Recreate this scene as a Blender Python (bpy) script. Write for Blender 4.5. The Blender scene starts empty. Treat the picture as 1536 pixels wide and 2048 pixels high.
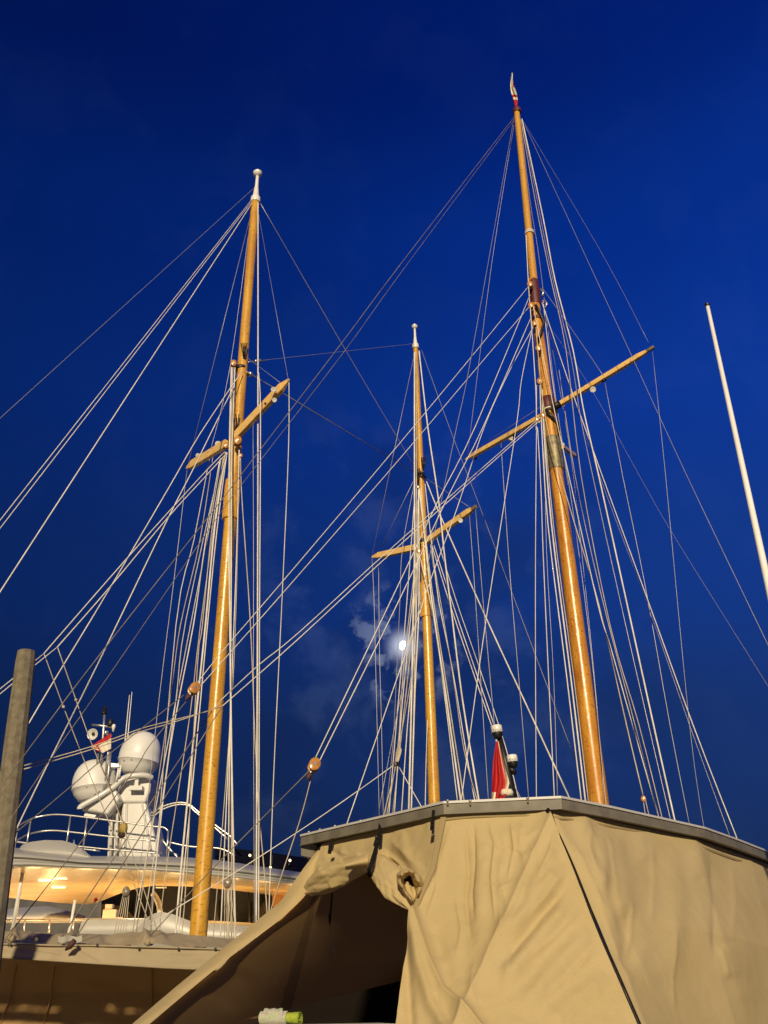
import bpy, math, random
import numpy as np
from mathutils import Vector, Matrix, noise
random.seed(7)
R = math.radians
scene = bpy.context.scene
COL = scene.collection

# ------------------------------------------------------------------ camera
FPX = 1800.0                                    # focal length in photo pixels (photo is 1536 wide)
EYE = Vector((0, 0, 1.7))
CAMR = (Matrix.Rotation(R(90 + 28.5), 3, 'X') @ Matrix.Rotation(R(-0.64), 3, 'Z'))
cam = bpy.data.cameras.new('camera'); camo = bpy.data.objects.new('camera', cam); COL.objects.link(camo)
camo.matrix_world = Matrix.Translation(EYE) @ CAMR.to_4x4()
cam.sensor_fit = 'HORIZONTAL'; cam.sensor_width = 36; cam.lens = 36 * FPX / 1536
cam.clip_start = 0.05; cam.clip_end = 6000
scene.camera = camo

def ray(px, py):
    return CAMR @ Vector(((px - 768) / FPX, -(py - 1024) / FPX, -1))
def P(px, py, Y):                               # the point seen at a photo pixel, at forward distance Y (metres)
    d = ray(px, py); return EYE + d * (Y / d.y)
def Pz(px, py, z):                              # the same at height z
    d = ray(px, py); return EYE + d * ((z - EYE.z) / d.z)
def depth(p):
    return max(0.5, (Vector(p) - EYE).dot(CAMR @ Vector((0, 0, -1))))
def rad(w, p):                                  # radius of something w photo pixels wide at p
    return 0.5 * w * depth(p) / FPX

# ------------------------------------------------------------------ sky
MOON = ray(806, 1291).normalized()
w = bpy.data.worlds.new('World'); scene.world = w; w.use_nodes = True
nt = w.node_tree; nt.nodes.clear()
def N(t, **k):
    n = nt.nodes.new(t)
    for a, b in k.items(): setattr(n, a, b)
    return n
L = lambda a, b: nt.links.new(a, b)
def M(op, a, b=None, c=None):
    n = N('ShaderNodeMath', operation=op)
    for i, v in enumerate((a, b, c)):
        if v is None: continue
        if isinstance(v, (int, float)): n.inputs[i].default_value = v
        else: L(v, n.inputs[i])
    return n.outputs[0]
def MR(v, a, b, c, d, smooth=True):
    n = N('ShaderNodeMapRange', interpolation_type='SMOOTHSTEP' if smooth else 'LINEAR')
    L(v, n.inputs[0])
    for i, q in enumerate((a, b, c, d)): n.inputs[i + 1].default_value = q
    return n.outputs[0]
tc = N('ShaderNodeTexCoord'); sep = N('ShaderNodeSeparateXYZ'); L(tc.outputs['Generated'], sep.inputs[0])
ramp = N('ShaderNodeValToRGB'); cr = ramp.color_ramp; cr.interpolation = 'EASE'
stops = [(0.0, (.0045, .014, .060)), (.10, (.0075, .023, .092)), (.24, (.0072, .027, .130)), (.40, (.0055, .032, .198)),
         (.56, (.0034, .031, .242)), (.70, (.0013, .0225, .212)), (.82, (.0004, .0112, .138)), (1.0, (.0002, .005, .070))]
while len(cr.elements) < len(stops): cr.elements.new(0.5)
for e, (p, c) in zip(cr.elements, stops): e.position = p; e.color = (*c, 1)
L(sep.outputs['Z'], ramp.inputs[0])
azf = MR(sep.outputs['X'], -.62, .62, .50, 1.32)
mul = N('ShaderNodeVectorMath', operation='SCALE'); L(ramp.outputs[0], mul.inputs[0]); L(azf, mul.inputs['Scale'])
dot = N('ShaderNodeVectorMath', operation='DOT_PRODUCT'); L(tc.outputs['Generated'], dot.inputs[0]); dot.inputs[1].default_value = MOON
dm = dot.outputs['Value']
n1 = N('ShaderNodeTexNoise'); L(tc.outputs['Generated'], n1.inputs['Vector'])
n1.inputs['Scale'].default_value = 13; n1.inputs['Detail'].default_value = 9; n1.inputs['Roughness'].default_value = .56; n1.inputs['Distortion'].default_value = .25
n2 = N('ShaderNodeTexNoise'); L(tc.outputs['Generated'], n2.inputs['Vector'])
n2.inputs['Scale'].default_value = 34; n2.inputs['Detail'].default_value = 8; n2.inputs['Roughness'].default_value = .6
n3 = N('ShaderNodeTexNoise'); L(tc.outputs['Generated'], n3.inputs['Vector'])
n3.inputs['Scale'].default_value = 4.5; n3.inputs['Detail'].default_value = 7
veil = M('MULTIPLY', MR(n1.outputs[0], .47, .66, 0, 1), MR(dm, math.cos(R(17)), math.cos(R(5)), .10, 1))
puff = M('MULTIPLY', MR(n2.outputs[0], .495, .61, 0, 1), MR(dm, math.cos(R(4.6)), math.cos(R(.8)), 0, 1))
dark = M('MULTIPLY', MR(n3.outputs[0], .46, .62, 0, .30), MR(dm, math.cos(R(20)), math.cos(R(8)), .15, 1))
halo = M('POWER', MR(dm, math.cos(R(1.9)), 1.0, 0, 1, False), 6.0)
mixd = N('ShaderNodeMix', data_type='RGBA'); L(dark, mixd.inputs[0]); L(mul.outputs[0], mixd.inputs[6]); mixd.inputs[7].default_value = (.006, .014, .05, 1)
def addc(prev, fac, col):
    v = N('ShaderNodeVectorMath', operation='SCALE'); v.inputs[0].default_value = col; L(fac, v.inputs['Scale'])
    a = N('ShaderNodeVectorMath', operation='ADD'); L(prev, a.inputs[0]); L(v.outputs[0], a.inputs[1]); return a.outputs[0]
c = addc(mixd.outputs[2], veil, (.013, .018, .026))
c = addc(c, puff, (.12, .138, .155))
c = addc(c, halo, (.60, .64, .70))
bg = N('ShaderNodeBackground'); L(c, bg.inputs[0]); bg.inputs[1].default_value = 1.0
wo = N('ShaderNodeOutputWorld'); L(bg.outputs[0], wo.inputs[0])

# ------------------------------------------------------------------ the harbour floodlight (one distant warm lamp behind the viewer)
sun = bpy.data.lights.new('harbour_floodlight', 'SUN'); suno = bpy.data.objects.new('harbour_floodlight', sun); COL.objects.link(suno)
sun.energy = 4.2; sun.angle = R(3.0); sun.color = (1.0, .82, .53)
SE, SA = R(21), R(-3)                          # elevation, azimuth (negative: from the viewer's left)
sdir = Vector((math.sin(SA) * math.cos(SE), -math.cos(SA) * math.cos(SE), math.sin(SE)))
suno.rotation_euler = sdir.to_track_quat('Z', 'Y').to_euler()

vs = scene.view_settings
vs.view_transform = 'Standard'; vs.look = 'None'; vs.exposure = 0.0; vs.gamma = 1.0; vs.use_curve_mapping = False

# ------------------------------------------------------------------ materials
def mat(name, col, rough=.5, metal=0, coat=0, col2=None, nscale=3.0, nstretch=(1, 1, 1), bump=0, bscale=30, bstretch=(1, 1, 1),
        emit=None, estr=0, spec=.5, lo=.4, hi=.62, coat_rough=.08, bdist=.01):
    m = bpy.data.materials.new(name); m.use_nodes = True
    t = m.node_tree; b = t.nodes['Principled BSDF']
    b.inputs['Base Color'].default_value = (*col, 1); b.inputs['Roughness'].default_value = rough
    b.inputs['Metallic'].default_value = metal; b.inputs['Coat Weight'].default_value = coat; b.inputs['Coat Roughness'].default_value = coat_rough
    b.inputs['Specular IOR Level'].default_value = spec
    tcn = t.nodes.new('ShaderNodeTexCoord')
    def nz(scale, st, det=6):
        mp = t.nodes.new('ShaderNodeMapping'); mp.inputs['Scale'].default_value = st; t.links.new(tcn.outputs['Object'], mp.inputs[0])
        n = t.nodes.new('ShaderNodeTexNoise'); n.inputs['Scale'].default_value = scale; n.inputs['Detail'].default_value = det
        t.links.new(mp.outputs[0], n.inputs['Vector']); return n.outputs[0]
    if col2:
        r = t.nodes.new('ShaderNodeValToRGB'); r.color_ramp.elements[0].position = lo; r.color_ramp.elements[1].position = hi
        r.color_ramp.elements[0].color = (*col, 1); r.color_ramp.elements[1].color = (*col2, 1)
        t.links.new(nz(nscale, nstretch), r.inputs[0]); t.links.new(r.outputs[0], b.inputs['Base Color'])
    if bump:
        bn = t.nodes.new('ShaderNodeBump'); bn.inputs['Strength'].default_value = bump; bn.inputs['Distance'].default_value = bdist
        t.links.new(nz(bscale, bstretch), bn.inputs['Height']); t.links.new(bn.outputs[0], b.inputs['Normal'])
        t.links.new(bn.outputs[0], b.inputs['Coat Normal'])
    if emit:
        b.inputs['Emission Color'].default_value = (*emit, 1); b.inputs['Emission Strength'].default_value = estr
    return m

def wood_mat(name, c1, c2, c3, rough=.34):
    """varnished spar: long grain, blotches, small dark weather marks, glossy uneven varnish"""
    m = mat(name, c1, rough, coat=.22, coat_rough=.15)
    t = m.node_tree; b = t.nodes['Principled BSDF']; tcn = t.nodes.new('ShaderNodeTexCoord')
    def nz(scale, st, det=6, dist=0):
        mp = t.nodes.new('ShaderNodeMapping'); mp.inputs['Scale'].default_value = st; t.links.new(tcn.outputs['Object'], mp.inputs[0])
        n = t.nodes.new('ShaderNodeTexNoise'); n.inputs['Scale'].default_value = scale; n.inputs['Detail'].default_value = det; n.inputs['Distortion'].default_value = dist
        t.links.new(mp.outputs[0], n.inputs['Vector']); return n.outputs[0]
    def rp(v, a, b_, ca, cb):
        r = t.nodes.new('ShaderNodeValToRGB'); r.color_ramp.elements[0].position = a; r.color_ramp.elements[1].position = b_
        r.color_ramp.elements[0].color = (*ca, 1); r.color_ramp.elements[1].color = (*cb, 1); t.links.new(v, r.inputs[0]); return r.outputs[0]
    def mix(f, a, b_, mode='MIX'):
        x = t.nodes.new('ShaderNodeMix'); x.data_type = 'RGBA'; x.blend_type = mode
        if isinstance(f, float): x.inputs[0].default_value = f
        else: t.links.new(f, x.inputs[0])
        t.links.new(a, x.inputs[6]); t.links.new(b_, x.inputs[7]); return x.outputs[2]
    g = rp(nz(9, (4, 4, .22), 8, .3), .32, .70, c1, c2)
    bl = rp(nz(1.5, (1.6, 1.6, .5), 7, .8), .40, .68, (1, 1, 1), c3)
    col = mix(1.0, g, bl, 'MULTIPLY')
    mk = rp(nz(6, (1.5, 1.5, 4.0), 3), .57, .68, (1, 1, 1), (.50, .40, .32))
    col = mix(.75, col, mix(1.0, col, mk, 'MULTIPLY'))
    t.links.new(col, b.inputs['Base Color'])
    bn = t.nodes.new('ShaderNodeBump'); bn.inputs['Strength'].default_value = .6; bn.inputs['Distance'].default_value = .016
    t.links.new(nz(7, (2.2, 2.2, .9), 4), bn.inputs['Height'])
    t.links.new(bn.outputs[0], b.inputs['Coat Normal'])
    b2 = t.nodes.new('ShaderNodeBump'); b2.inputs['Strength'].default_value = .12; b2.inputs['Distance'].default_value = .01
    t.links.new(nz(9, (4, 4, .3), 5), b2.inputs['Height']); t.links.new(b2.outputs[0], b.inputs['Normal'])
    return m

def canvas_mat(name, c1, c2, rough=.75, wr=.25, trans=.27):
    m = mat(name, c1, rough, spec=.25)
    t = m.node_tree; b = t.nodes['Principled BSDF']; tcn = t.nodes.new('ShaderNodeTexCoord')
    def nz(scale, det, rough_=.5, dist=0):
        n = t.nodes.new('ShaderNodeTexNoise'); n.inputs['Scale'].default_value = scale; n.inputs['Detail'].default_value = det
        n.inputs['Roughness'].default_value = rough_; n.inputs['Distortion'].default_value = dist
        t.links.new(tcn.outputs['Object'], n.inputs['Vector']); return n.outputs[0]
    r = t.nodes.new('ShaderNodeValToRGB'); r.color_ramp.elements[0].position = .35; r.color_ramp.elements[1].position = .68
    r.color_ramp.elements[0].color = (*c1, 1); r.color_ramp.elements[1].color = (*c2, 1)
    t.links.new(nz(1.6, 6, .6), r.inputs[0])
    fine = t.nodes.new('ShaderNodeMapRange'); fine.inputs[1].default_value = .3; fine.inputs[2].default_value = .7; fine.inputs[3].default_value = .965; fine.inputs[4].default_value = 1.025
    t.links.new(nz(70, 3), fine.inputs[0])
    sc = t.nodes.new('ShaderNodeVectorMath'); sc.operation = 'SCALE'; t.links.new(r.outputs[0], sc.inputs[0]); t.links.new(fine.outputs[0], sc.inputs['Scale'])
    t.links.new(sc.outputs[0], b.inputs['Base Color'])
    bn = t.nodes.new('ShaderNodeBump'); bn.inputs['Strength'].default_value = wr; bn.inputs['Distance'].default_value = .03
    t.links.new(nz(5.5, 4, .5, .4), bn.inputs['Height'])
    b2 = t.nodes.new('ShaderNodeBump'); b2.inputs['Strength'].default_value = .25; b2.inputs['Distance'].default_value = .002
    t.links.new(nz(160, 2), b2.inputs['Height']); t.links.new(bn.outputs[0], b2.inputs['Normal'])
    t.links.new(b2.outputs[0], b.inputs['Normal'])
    tl = t.nodes.new('ShaderNodeBsdfTranslucent'); t.links.new(sc.outputs[0], tl.inputs[0])
    mx = t.nodes.new('ShaderNodeMixShader'); mx.inputs[0].default_value = trans
    t.links.new(b.outputs[0], mx.inputs[1]); t.links.new(tl.outputs[0], mx.inputs[2]); t.links.new(mx.outputs[0], t.nodes['Material Output'].inputs[0])
    return m

MT = {}
MT['pine'] = wood_mat('varnished_pine', (.60, .325, .036), (.70, .395, .054), (.78, .68, .56))
MT['pine_top'] = wood_mat('varnished_topmast', (.60, .32, .045), (.66, .36, .06), (.9, .85, .8))
MT['mahogany'] = wood_mat('varnished_old_pine', (.52, .22, .02), (.68, .335, .038), (.66, .50, .42))
MT['spreader'] = wood_mat('varnished_spreader', (.84, .54, .18), (.88, .60, .22), (.9, .85, .8))
MT['maroon'] = mat('maroon_leather', (.075, .010, .012), .55, col2=(.12, .02, .02), nscale=8, bump=.3)
MT['patina'] = mat('grey_metal_sleeve', (.16, .14, .09), .5, .35, col2=(.30, .25, .12), nscale=5, bump=.2)
MT['rope'] = mat('pale_rope', (.66, .63, .56), .8, col2=(.78, .75, .68), nscale=2, spec=.2)
MT['rope_tan'] = mat('tan_rope', (.46, .40, .29), .85, col2=(.60, .53, .40), nscale=2, spec=.2)
MT['rope_dark'] = mat('weathered_grey_rope', (.17, .15, .13), .85, col2=(.26, .23, .20), nscale=2, spec=.2)
MT['wire'] = mat('steel_wire', (.36, .35, .36), .4, .35, col2=(.44, .42, .42), nscale=1)
MT['white_paint'] = mat('white_spar_paint', (.80, .79, .74), .3, col2=(.74, .72, .66), nscale=3)
MT['pole_white'] = mat('gloss_white_pole', (.88, .87, .84), .35, col2=(.84, .82, .77), nscale=2)
MT['black'] = mat('black_iron', (.012, .011, .010), .45, bump=.2)
MT['block'] = mat('varnished_block', (.52, .25, .05), .3, coat=.5, col2=(.40, .17, .03), nscale=14, bump=.1)
MT['block_grey'] = mat('weathered_block', (.23, .19, .13), .6, col2=(.13, .10, .07), nscale=14)
MT['steel'] = mat('polished_steel', (.62, .60, .56), .32, .8)
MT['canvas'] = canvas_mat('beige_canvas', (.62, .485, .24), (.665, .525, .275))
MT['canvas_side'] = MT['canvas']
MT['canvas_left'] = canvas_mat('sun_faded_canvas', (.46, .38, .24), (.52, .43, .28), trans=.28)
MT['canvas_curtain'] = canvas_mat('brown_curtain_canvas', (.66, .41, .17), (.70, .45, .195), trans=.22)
MT['canvas_tape'] = canvas_mat('brown_seam_tape', (.40, .25, .11), (.44, .28, .13))
MT['seam'] = canvas_mat('seam_tape', (.40, .31, .16), (.43, .34, .18), wr=.2)
MT['dark_tape'] = mat('dark_webbing', (.05, .045, .035), .8)
MT['strap'] = mat('black_strap', (.012, .011, .012), .8, bump=.3, bscale=200, spec=.1)
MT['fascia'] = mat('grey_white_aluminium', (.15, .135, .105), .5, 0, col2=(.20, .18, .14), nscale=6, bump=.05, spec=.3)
MT['fascia_lip'] = mat('aluminium_painted_shine', (.55, .54, .52), .4, 0)  # metal shine of the roof lip painted as an even bright colour
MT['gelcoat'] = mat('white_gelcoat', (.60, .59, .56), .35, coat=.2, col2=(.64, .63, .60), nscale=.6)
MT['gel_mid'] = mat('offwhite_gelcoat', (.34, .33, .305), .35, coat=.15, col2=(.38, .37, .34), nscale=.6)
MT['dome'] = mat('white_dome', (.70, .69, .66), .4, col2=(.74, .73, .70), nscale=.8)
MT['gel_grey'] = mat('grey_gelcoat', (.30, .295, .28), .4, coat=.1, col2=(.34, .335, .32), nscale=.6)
MT['ceiling'] = mat('cream_ceiling', (.58, .44, .22), .35, coat=.2, col2=(.50, .35, .16), nscale=1.1, nstretch=(.3, 1, 1), bump=.08, bscale=1.2)
MT['glass'] = mat('black_window_glass', (.006, .006, .007), .04, coat=.5)
MT['dim'] = mat('dark_deck_interior', (.03, .03, .035), .6, col2=(.06, .055, .05), nscale=1)
MT['red'] = mat('red_flag_cloth', (.46, .012, .016), .8, col2=(.40, .01, .014), nscale=12, bump=.3)
MT['flag_white'] = mat('white_flag_cloth', (.72, .66, .52), .8, bump=.3)
MT['moon'] = mat('moonlight', (.8, .8, .8), 1, emit=(1, .98, .93), estr=7)
MT['piling'] = mat('weathered_piling', (.14, .115, .075), .85, col2=(.22, .19, .13), nscale=9, bump=.6, bscale=40, lo=.35, hi=.7)
MT['hull_and_shade'] = mat('dark_varnish_and_shade', (.012, .009, .007), .9, spec=.05)  # near-black of the hulls, also painted shade in tent and flap
MT['water'] = mat('harbour_water', (.01, .015, .025), .08, bump=.4, bscale=.8, bdist=.1)
MT['stone'] = mat('quay_stone', (.26, .24, .21), .85, col2=(.32, .30, .26), nscale=2, bump=.4)
MT['lamp_reflection'] = mat('lit_lamp_and_reflection', (1, 1, 1), .5, emit=(1, .76, .42), estr=2.2)  # glow of the cockpit lamps and of the painted ceiling reflections
MT['yellow'] = mat('yellow_fender_cloth', (.50, .36, .06), .9, col2=(.36, .24, .05), nscale=30, bump=.5)
MT['brown'] = mat('brown_leather', (.07, .03, .02), .7)
MT['orange_wood'] = mat('teak_trim', (.42, .19, .05), .4, coat=.3)

def towel_mat():
    m = mat('printed_towel', (.5, .5, .4), .95, bump=.6, bscale=90)
    t = m.node_tree; b = t.nodes['Principled BSDF']; tcn = t.nodes.new('ShaderNodeTexCoord')
    n = t.nodes.new('ShaderNodeTexNoise'); n.inputs['Scale'].default_value = 24; n.inputs['Detail'].default_value = 4; t.links.new(tcn.outputs['Object'], n.inputs['Vector'])
    r = t.nodes.new('ShaderNodeValToRGB'); e = r.color_ramp.elements
    e[0].position = .30; e[0].color = (.22, .36, .12, 1); e[1].position = .70; e[1].color = (.40, .34, .30, 1)
    for p, cc in ((.40, (.42, .50, .28)), (.48, (.44, .45, .34)), (.58, (.50, .48, .38))):
        x = e.new(p); x.color = (*cc, 1)
    t.links.new(n.outputs[0], r.inputs[0]); t.links.new(r.outputs[0], b.inputs['Base Color']); return m
MT['towel'] = towel_mat()
MT['lime'] = mat('lime_towel', (.30, .38, .03), .95, col2=(.38, .46, .05), nscale=30, bump=.6, bscale=90)

# ------------------------------------------------------------------ mesh helpers
class MB:
    def __init__(s): s.v = []; s.f = []; s.m = []; s.mi = 0
    def add(s, vs_, fs):
        o = len(s.v); s.v += [tuple(x) for x in vs_]; s.f += [tuple(i + o for i in f) for f in fs]; s.m += [s.mi] * len(fs); return s
    def box(s, c, size, rot=None):
        hx, hy, hz = (q / 2 for q in size); c = Vector(c); vs_ = []
        for z in (-hz, hz):
            for x, y in ((-hx, -hy), (hx, -hy), (hx, hy), (-hx, hy)):
                p = Vector((x, y, z)); vs_.append(c + (rot @ p if rot else p))
        return s.add(vs_, [(3, 2, 1, 0), (4, 5, 6, 7), (0, 1, 5, 4), (1, 2, 6, 5), (2, 3, 7, 6), (3, 0, 4, 7)])
    def beam(s, a, b, wx, wy, up=Vector((0, 0, 1)), taper=1.0, bev=.2):
        """bar from a to b with a bevelled rectangular section"""
        a = Vector(a); b = Vector(b); d = (b - a).normalized(); sx = d.cross(up).normalized(); sy = sx.cross(d)
        vs_ = []
        for q, k in ((a, 1.0), (b, taper)):
            hx, hy = wx / 2 * k, wy / 2 * k; e = min(hx, hy) * bev
            for x, y in ((-hx + e, -hy), (hx - e, -hy), (hx, -hy + e), (hx, hy - e), (hx - e, hy), (-hx + e, hy), (-hx, hy - e), (-hx, -hy + e)):
                vs_.append(q + sx * x + sy * y)
        fs = [(i, (i + 1) % 8, 8 + (i + 1) % 8, 8 + i) for i in range(8)] + [tuple(range(7, -1, -1)), tuple(range(8, 16))]
        return s.add(vs_, fs)
    def tube(s, pts, r, n=8, cap=True, flat=1.0):
        pts = [Vector(p) for p in pts]; k = len(pts)
        rs = r if isinstance(r, (list, tuple)) else [r] * k
        vs_ = []; ref = None
        for i, p in enumerate(pts):
            d = (pts[min(i + 1, k - 1)] - pts[max(i - 1, 0)]).normalized()
            if ref is None:
                ref = Vector((0, 1, 0)) if abs(d.y) < .9 else Vector((1, 0, 0))
            sx = (ref - d * ref.dot(d)).normalized(); sy = d.cross(sx); ref = sx
            for j in range(n):
                a = 2 * math.pi * j / n; vs_.append(p + sx * (math.cos(a) * rs[i] * flat) + sy * (math.sin(a) * rs[i]))
        fs = [(i * n + j, i * n + (j + 1) % n, (i + 1) * n + (j + 1) % n, (i + 1) * n + j) for i in range(k - 1) for j in range(n)]
        if cap: fs += [tuple(range(n - 1, -1, -1)), tuple((k - 1) * n + j for j in range(n))]
        return s.add(vs_, fs)
    def lathe(s, base, axis, prof, n=16):
        """prof: (distance along axis, radius)"""
        axis = Vector(axis).normalized(); base = Vector(base)
        ref = Vector((1, 0, 0)) if abs(axis.x) < .8 else Vector((0, 1, 0))
        sx = (ref - axis * ref.dot(axis)).normalized(); sy = axis.cross(sx); vs_ = []; k = len(prof)
        for h, r in prof:
            for j in range(n):
                a = 2 * math.pi * j / n; vs_.append(base + axis * h + (sx * math.cos(a) + sy * math.sin(a)) * max(r, 1e-4))
        fs = [(i * n + j, i * n + (j + 1) % n, (i + 1) * n + (j + 1) % n, (i + 1) * n + j) for i in range(k - 1) for j in range(n)]
        fs += [tuple(range(n - 1, -1, -1)), tuple((k - 1) * n + j for j in range(n))]
        return s.add(vs_, fs)
    def prism(s, poly, off):
        """closed polygon of 3-D points pushed along off"""
        poly = [Vector(p) for p in poly]; off = Vector(off); n = len(poly)
        return s.add(poly + [p + off for p in poly], [tuple(range(n - 1, -1, -1)), tuple(range(n, 2 * n))] +
                     [(i, (i + 1) % n, n + (i + 1) % n, n + i) for i in range(n)])
    def grid(s, rows):
        h, w_ = len(rows), len(rows[0]); vs_ = [p for r_ in rows for p in r_]
        return s.add(vs_, [(i * w_ + j, i * w_ + j + 1, (i + 1) * w_ + j + 1, (i + 1) * w_ + j) for i in range(h - 1) for j in range(w_ - 1)])
    def build(s, name, m, parent=None, smooth=True, sharp=None):
        me = bpy.data.meshes.new(name); me.from_pydata(s.v, [], s.f)
        for q in (m if isinstance(m, (list, tuple)) else [m]): me.materials.append(q)
        me.polygons.foreach_set('material_index', s.m)
        me.polygons.foreach_set('use_smooth', [smooth] * len(s.f))
        me.update()
        if smooth and sharp: me.set_sharp_from_angle(angle=R(sharp))
        o = bpy.data.objects.new(name, me); COL.objects.link(o)
        if parent:
            o.parent = parent
            o.matrix_parent_inverse = world_inv(parent)
        return o
def world_inv(p):
    # an Empty stands at its thing's base; every mesh part keeps its vertices in world coordinates
    return Matrix.Translation(-p.location) if p.type == 'EMPTY' else Matrix.Identity(4)
def tag(o, label=None, cat=None, group=None, kind=None):
    for k, v in (('label', label), ('category', cat), ('group', group), ('kind', kind)):
        if v: o[k] = v
    return o
def thing(name, loc, label, cat, group=None):
    o = bpy.data.objects.new(name, None); COL.objects.link(o); o.location = loc; o.empty_display_size = .2
    return tag(o, label, cat, group)

# ------------------------------------------------------------------ ground, quay, water
tag(MB().grid([[(-900 + 1800 * i / 2, -900 + 2400 * j / 2, -1.4) for i in range(3)] for j in range(3)]).build('water', MT['water']), kind='structure')
tag(MB().box((0, -12, -.75), (60, 29, 1.5)).build('quay', MT['stone'], smooth=False), kind='structure')

# ------------------------------------------------------------------ rig helpers
def px_line(knots, Y0, Y1):
    """3-D polyline through photo knots: the ends at distance Y0 and Y1, the rest as near the straight line as their rays allow"""
    a = P(*knots[0], Y0); b = P(*knots[-1], Y1); pts = [a]; u = (b - a).normalized()
    for k in knots[1:-1]:
        d = ray(*k).normalized(); w0 = EYE - a; bb = d.dot(u); den = 1 - bb * bb
        t = (bb * u.dot(w0) - d.dot(w0)) / den
        pts.append(EYE + d * t)
    return pts + [b]
def extend(knots, n):
    (x0, y0), (x1, y1) = knots[-2], knots[-1]; l = math.hypot(x1 - x0, y1 - y0)
    return knots + [(x1 + (x1 - x0) / l * n, y1 + (y1 - y0) / l * n)]
def smooth_pts(pts, n=4):
    if len(pts) < 3: return pts
    out = []
    for i in range(len(pts) - 1):
        p0 = pts[max(i - 1, 0)]; p1 = pts[i]; p2 = pts[i + 1]; p3 = pts[min(i + 2, len(pts) - 1)]
        for k in range(n):
            t = k / n
            out.append(.5 * ((2 * p1) + (p2 - p0) * t + (2 * p0 - 5 * p1 + 4 * p2 - p3) * t * t + (3 * p1 - p0 - 3 * p2 + p3) * t ** 3))
    return out + [pts[-1]]
def rope(parent, wpx, knots, Y0, Y1, m='rope', ext=0, name=None, curved=True):
    if ext: knots = extend(knots, ext)
    pts = px_line(knots, Y0, Y1)
    if not 0 <= knots[-1][0] <= 1536:                   # leaves the frame: run on down to its deck or quay
        d = (pts[-1] - pts[-2]).normalized()
        if d.z < -.05 and pts[-1].z > 2.2: pts.append(pts[-1] + d * min(30, (pts[-1].z - 2.2) / -d.z))
    mid = pts[len(pts) // 2] if len(pts) > 2 else (pts[0] + pts[1]) * .5
    r = rad(wpx * (.64 if m == 'wire' else .80), mid)
    if curved: pts = smooth_pts(pts)
    return MB().tube(pts, r, 6).build(name or ('wire' if m == 'wire' else 'rope'), MT[m], parent)

def block_mesh(c, size, axis=(0, 0, 1), face=None):
    """oval wooden pulley block: two cheeks, sheave, pin"""
    c = Vector(c); ax = Vector(axis).normalized(); f = Vector(face).normalized() if face else (EYE - c).normalized()
    f = (f - ax * f.dot(ax)).normalized(); sx = ax.cross(f)
    mb = MB()
    for o in (-.28, .28):
        vs_ = []; n = 16
        for h, k in ((-.14, .86), (-.09, 1), (.09, 1), (.14, .86)):
            for j in range(n):
                a = 2 * math.pi * j / n; vs_.append(c + f * ((o + h) * size) + (ax * math.cos(a) * .62 + sx * math.sin(a) * .5) * size * k)
        fs = [(i * n + j, i * n + (j + 1) % n, (i + 1) * n + (j + 1) % n, (i + 1) * n + j) for i in range(3) for j in range(n)]
        fs += [tuple(range(n - 1, -1, -1)), tuple(3 * n + j for j in range(n))]
        mb.add(vs_, fs)
    sh = MB().lathe(c - f * size * .16, f, [(0, size * .34), (size * .1, size * .3), (size * .22, size * .3), (size * .32, size * .34)], 14)
    pin = MB().lathe(c - f * size * .46, f, [(0, size * .13), (size * .92, size * .13)], 10)
    return mb, sh, pin
def block_part(parent, px, py, Y, spx, m='block', axis=(0, 0, 1)):
    c = P(px, py, Y); a, s_, p = block_mesh(c, 2 * rad(spx, c), axis)
    o = a.build('block', MT[m], parent, sharp=40); s_.build('sheave', MT['black'], o, sharp=40); p.build('pin', MT['steel'], o, sharp=40); return o

def spar(parent, name, x0, y0, w0, x1, y1, w1, Y, m, Y1=None, n=24, seg=14):
    a = P(x0, y0, Y); b = P(x1, y1, Y1 or Y); pts = []; rs = []
    for i in range(seg + 1):
        t = i / seg; p = a.lerp(b, t); pts.append(p); rs.append(rad(w0 + (w1 - w0) * ((y0 - (1024 - 0)) * 0 + t), p) if False else 0)
    ra, rb = rad(w0, a), rad(w1, b)
    rs = [ra + (rb - ra) * (i / seg) for i in range(seg + 1)]
    return MB().tube(pts, rs, n).build(name, m, parent, sharp=50), a, b, ra, rb
def band(parent, name, c, r, h, m, ax=(0, 0, 1)):
    return MB().lathe(Vector(c) - Vector(ax).normalized() * h / 2, ax, [(0, r * .96), (h * .1, r), (h * .9, r), (h, r * .96)], 20).build(name, m, parent, sharp=40)
def spreader(parent, root, tip, wy, wx, m='spreader', tipcol=None):
    """tapered wooden crosstree with a lens-shaped end"""
    root = Vector(root); tip = Vector(tip); d = tip - root
    q = root + d * .86
    mb = MB(); mb.beam(root, q, wx, wy, bev=.12); mb.beam(q, tip, wx * .98, wy * .98, taper=.30, bev=.12)
    o = mb.build('spreader', MT[m], parent, smooth=False)
    if tipcol: MB().beam(tip - d * .07, tip + d * .012, wx * .62, wy * .62).build('spreader_cap', MT[tipcol], o, smooth=False)
    return o
def deck_lamp(parent, px, py, Y, spx, drop=True):
    c = P(px, py, Y); r = rad(spx, c); ax = (EYE - c).normalized(); r *= 1.3
    o = MB().lathe(c - ax * r * 1.1, ax, [(0, r * .25), (r * .3, r * .75), (r * .9, r), (r * 1.3, r * 1.02), (r * 1.35, r * .85), (r * 1.1, r * .3)], 14).build('deck_light', MT['white_paint'], parent, sharp=45)
    MB().tube([c - ax * r * .6, c - ax * r * .9 + Vector((0, 0, r * 1.5 if drop else -r * 1.5))], r * .16, 6).build('bracket', MT['black'], o)
    return o
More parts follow.
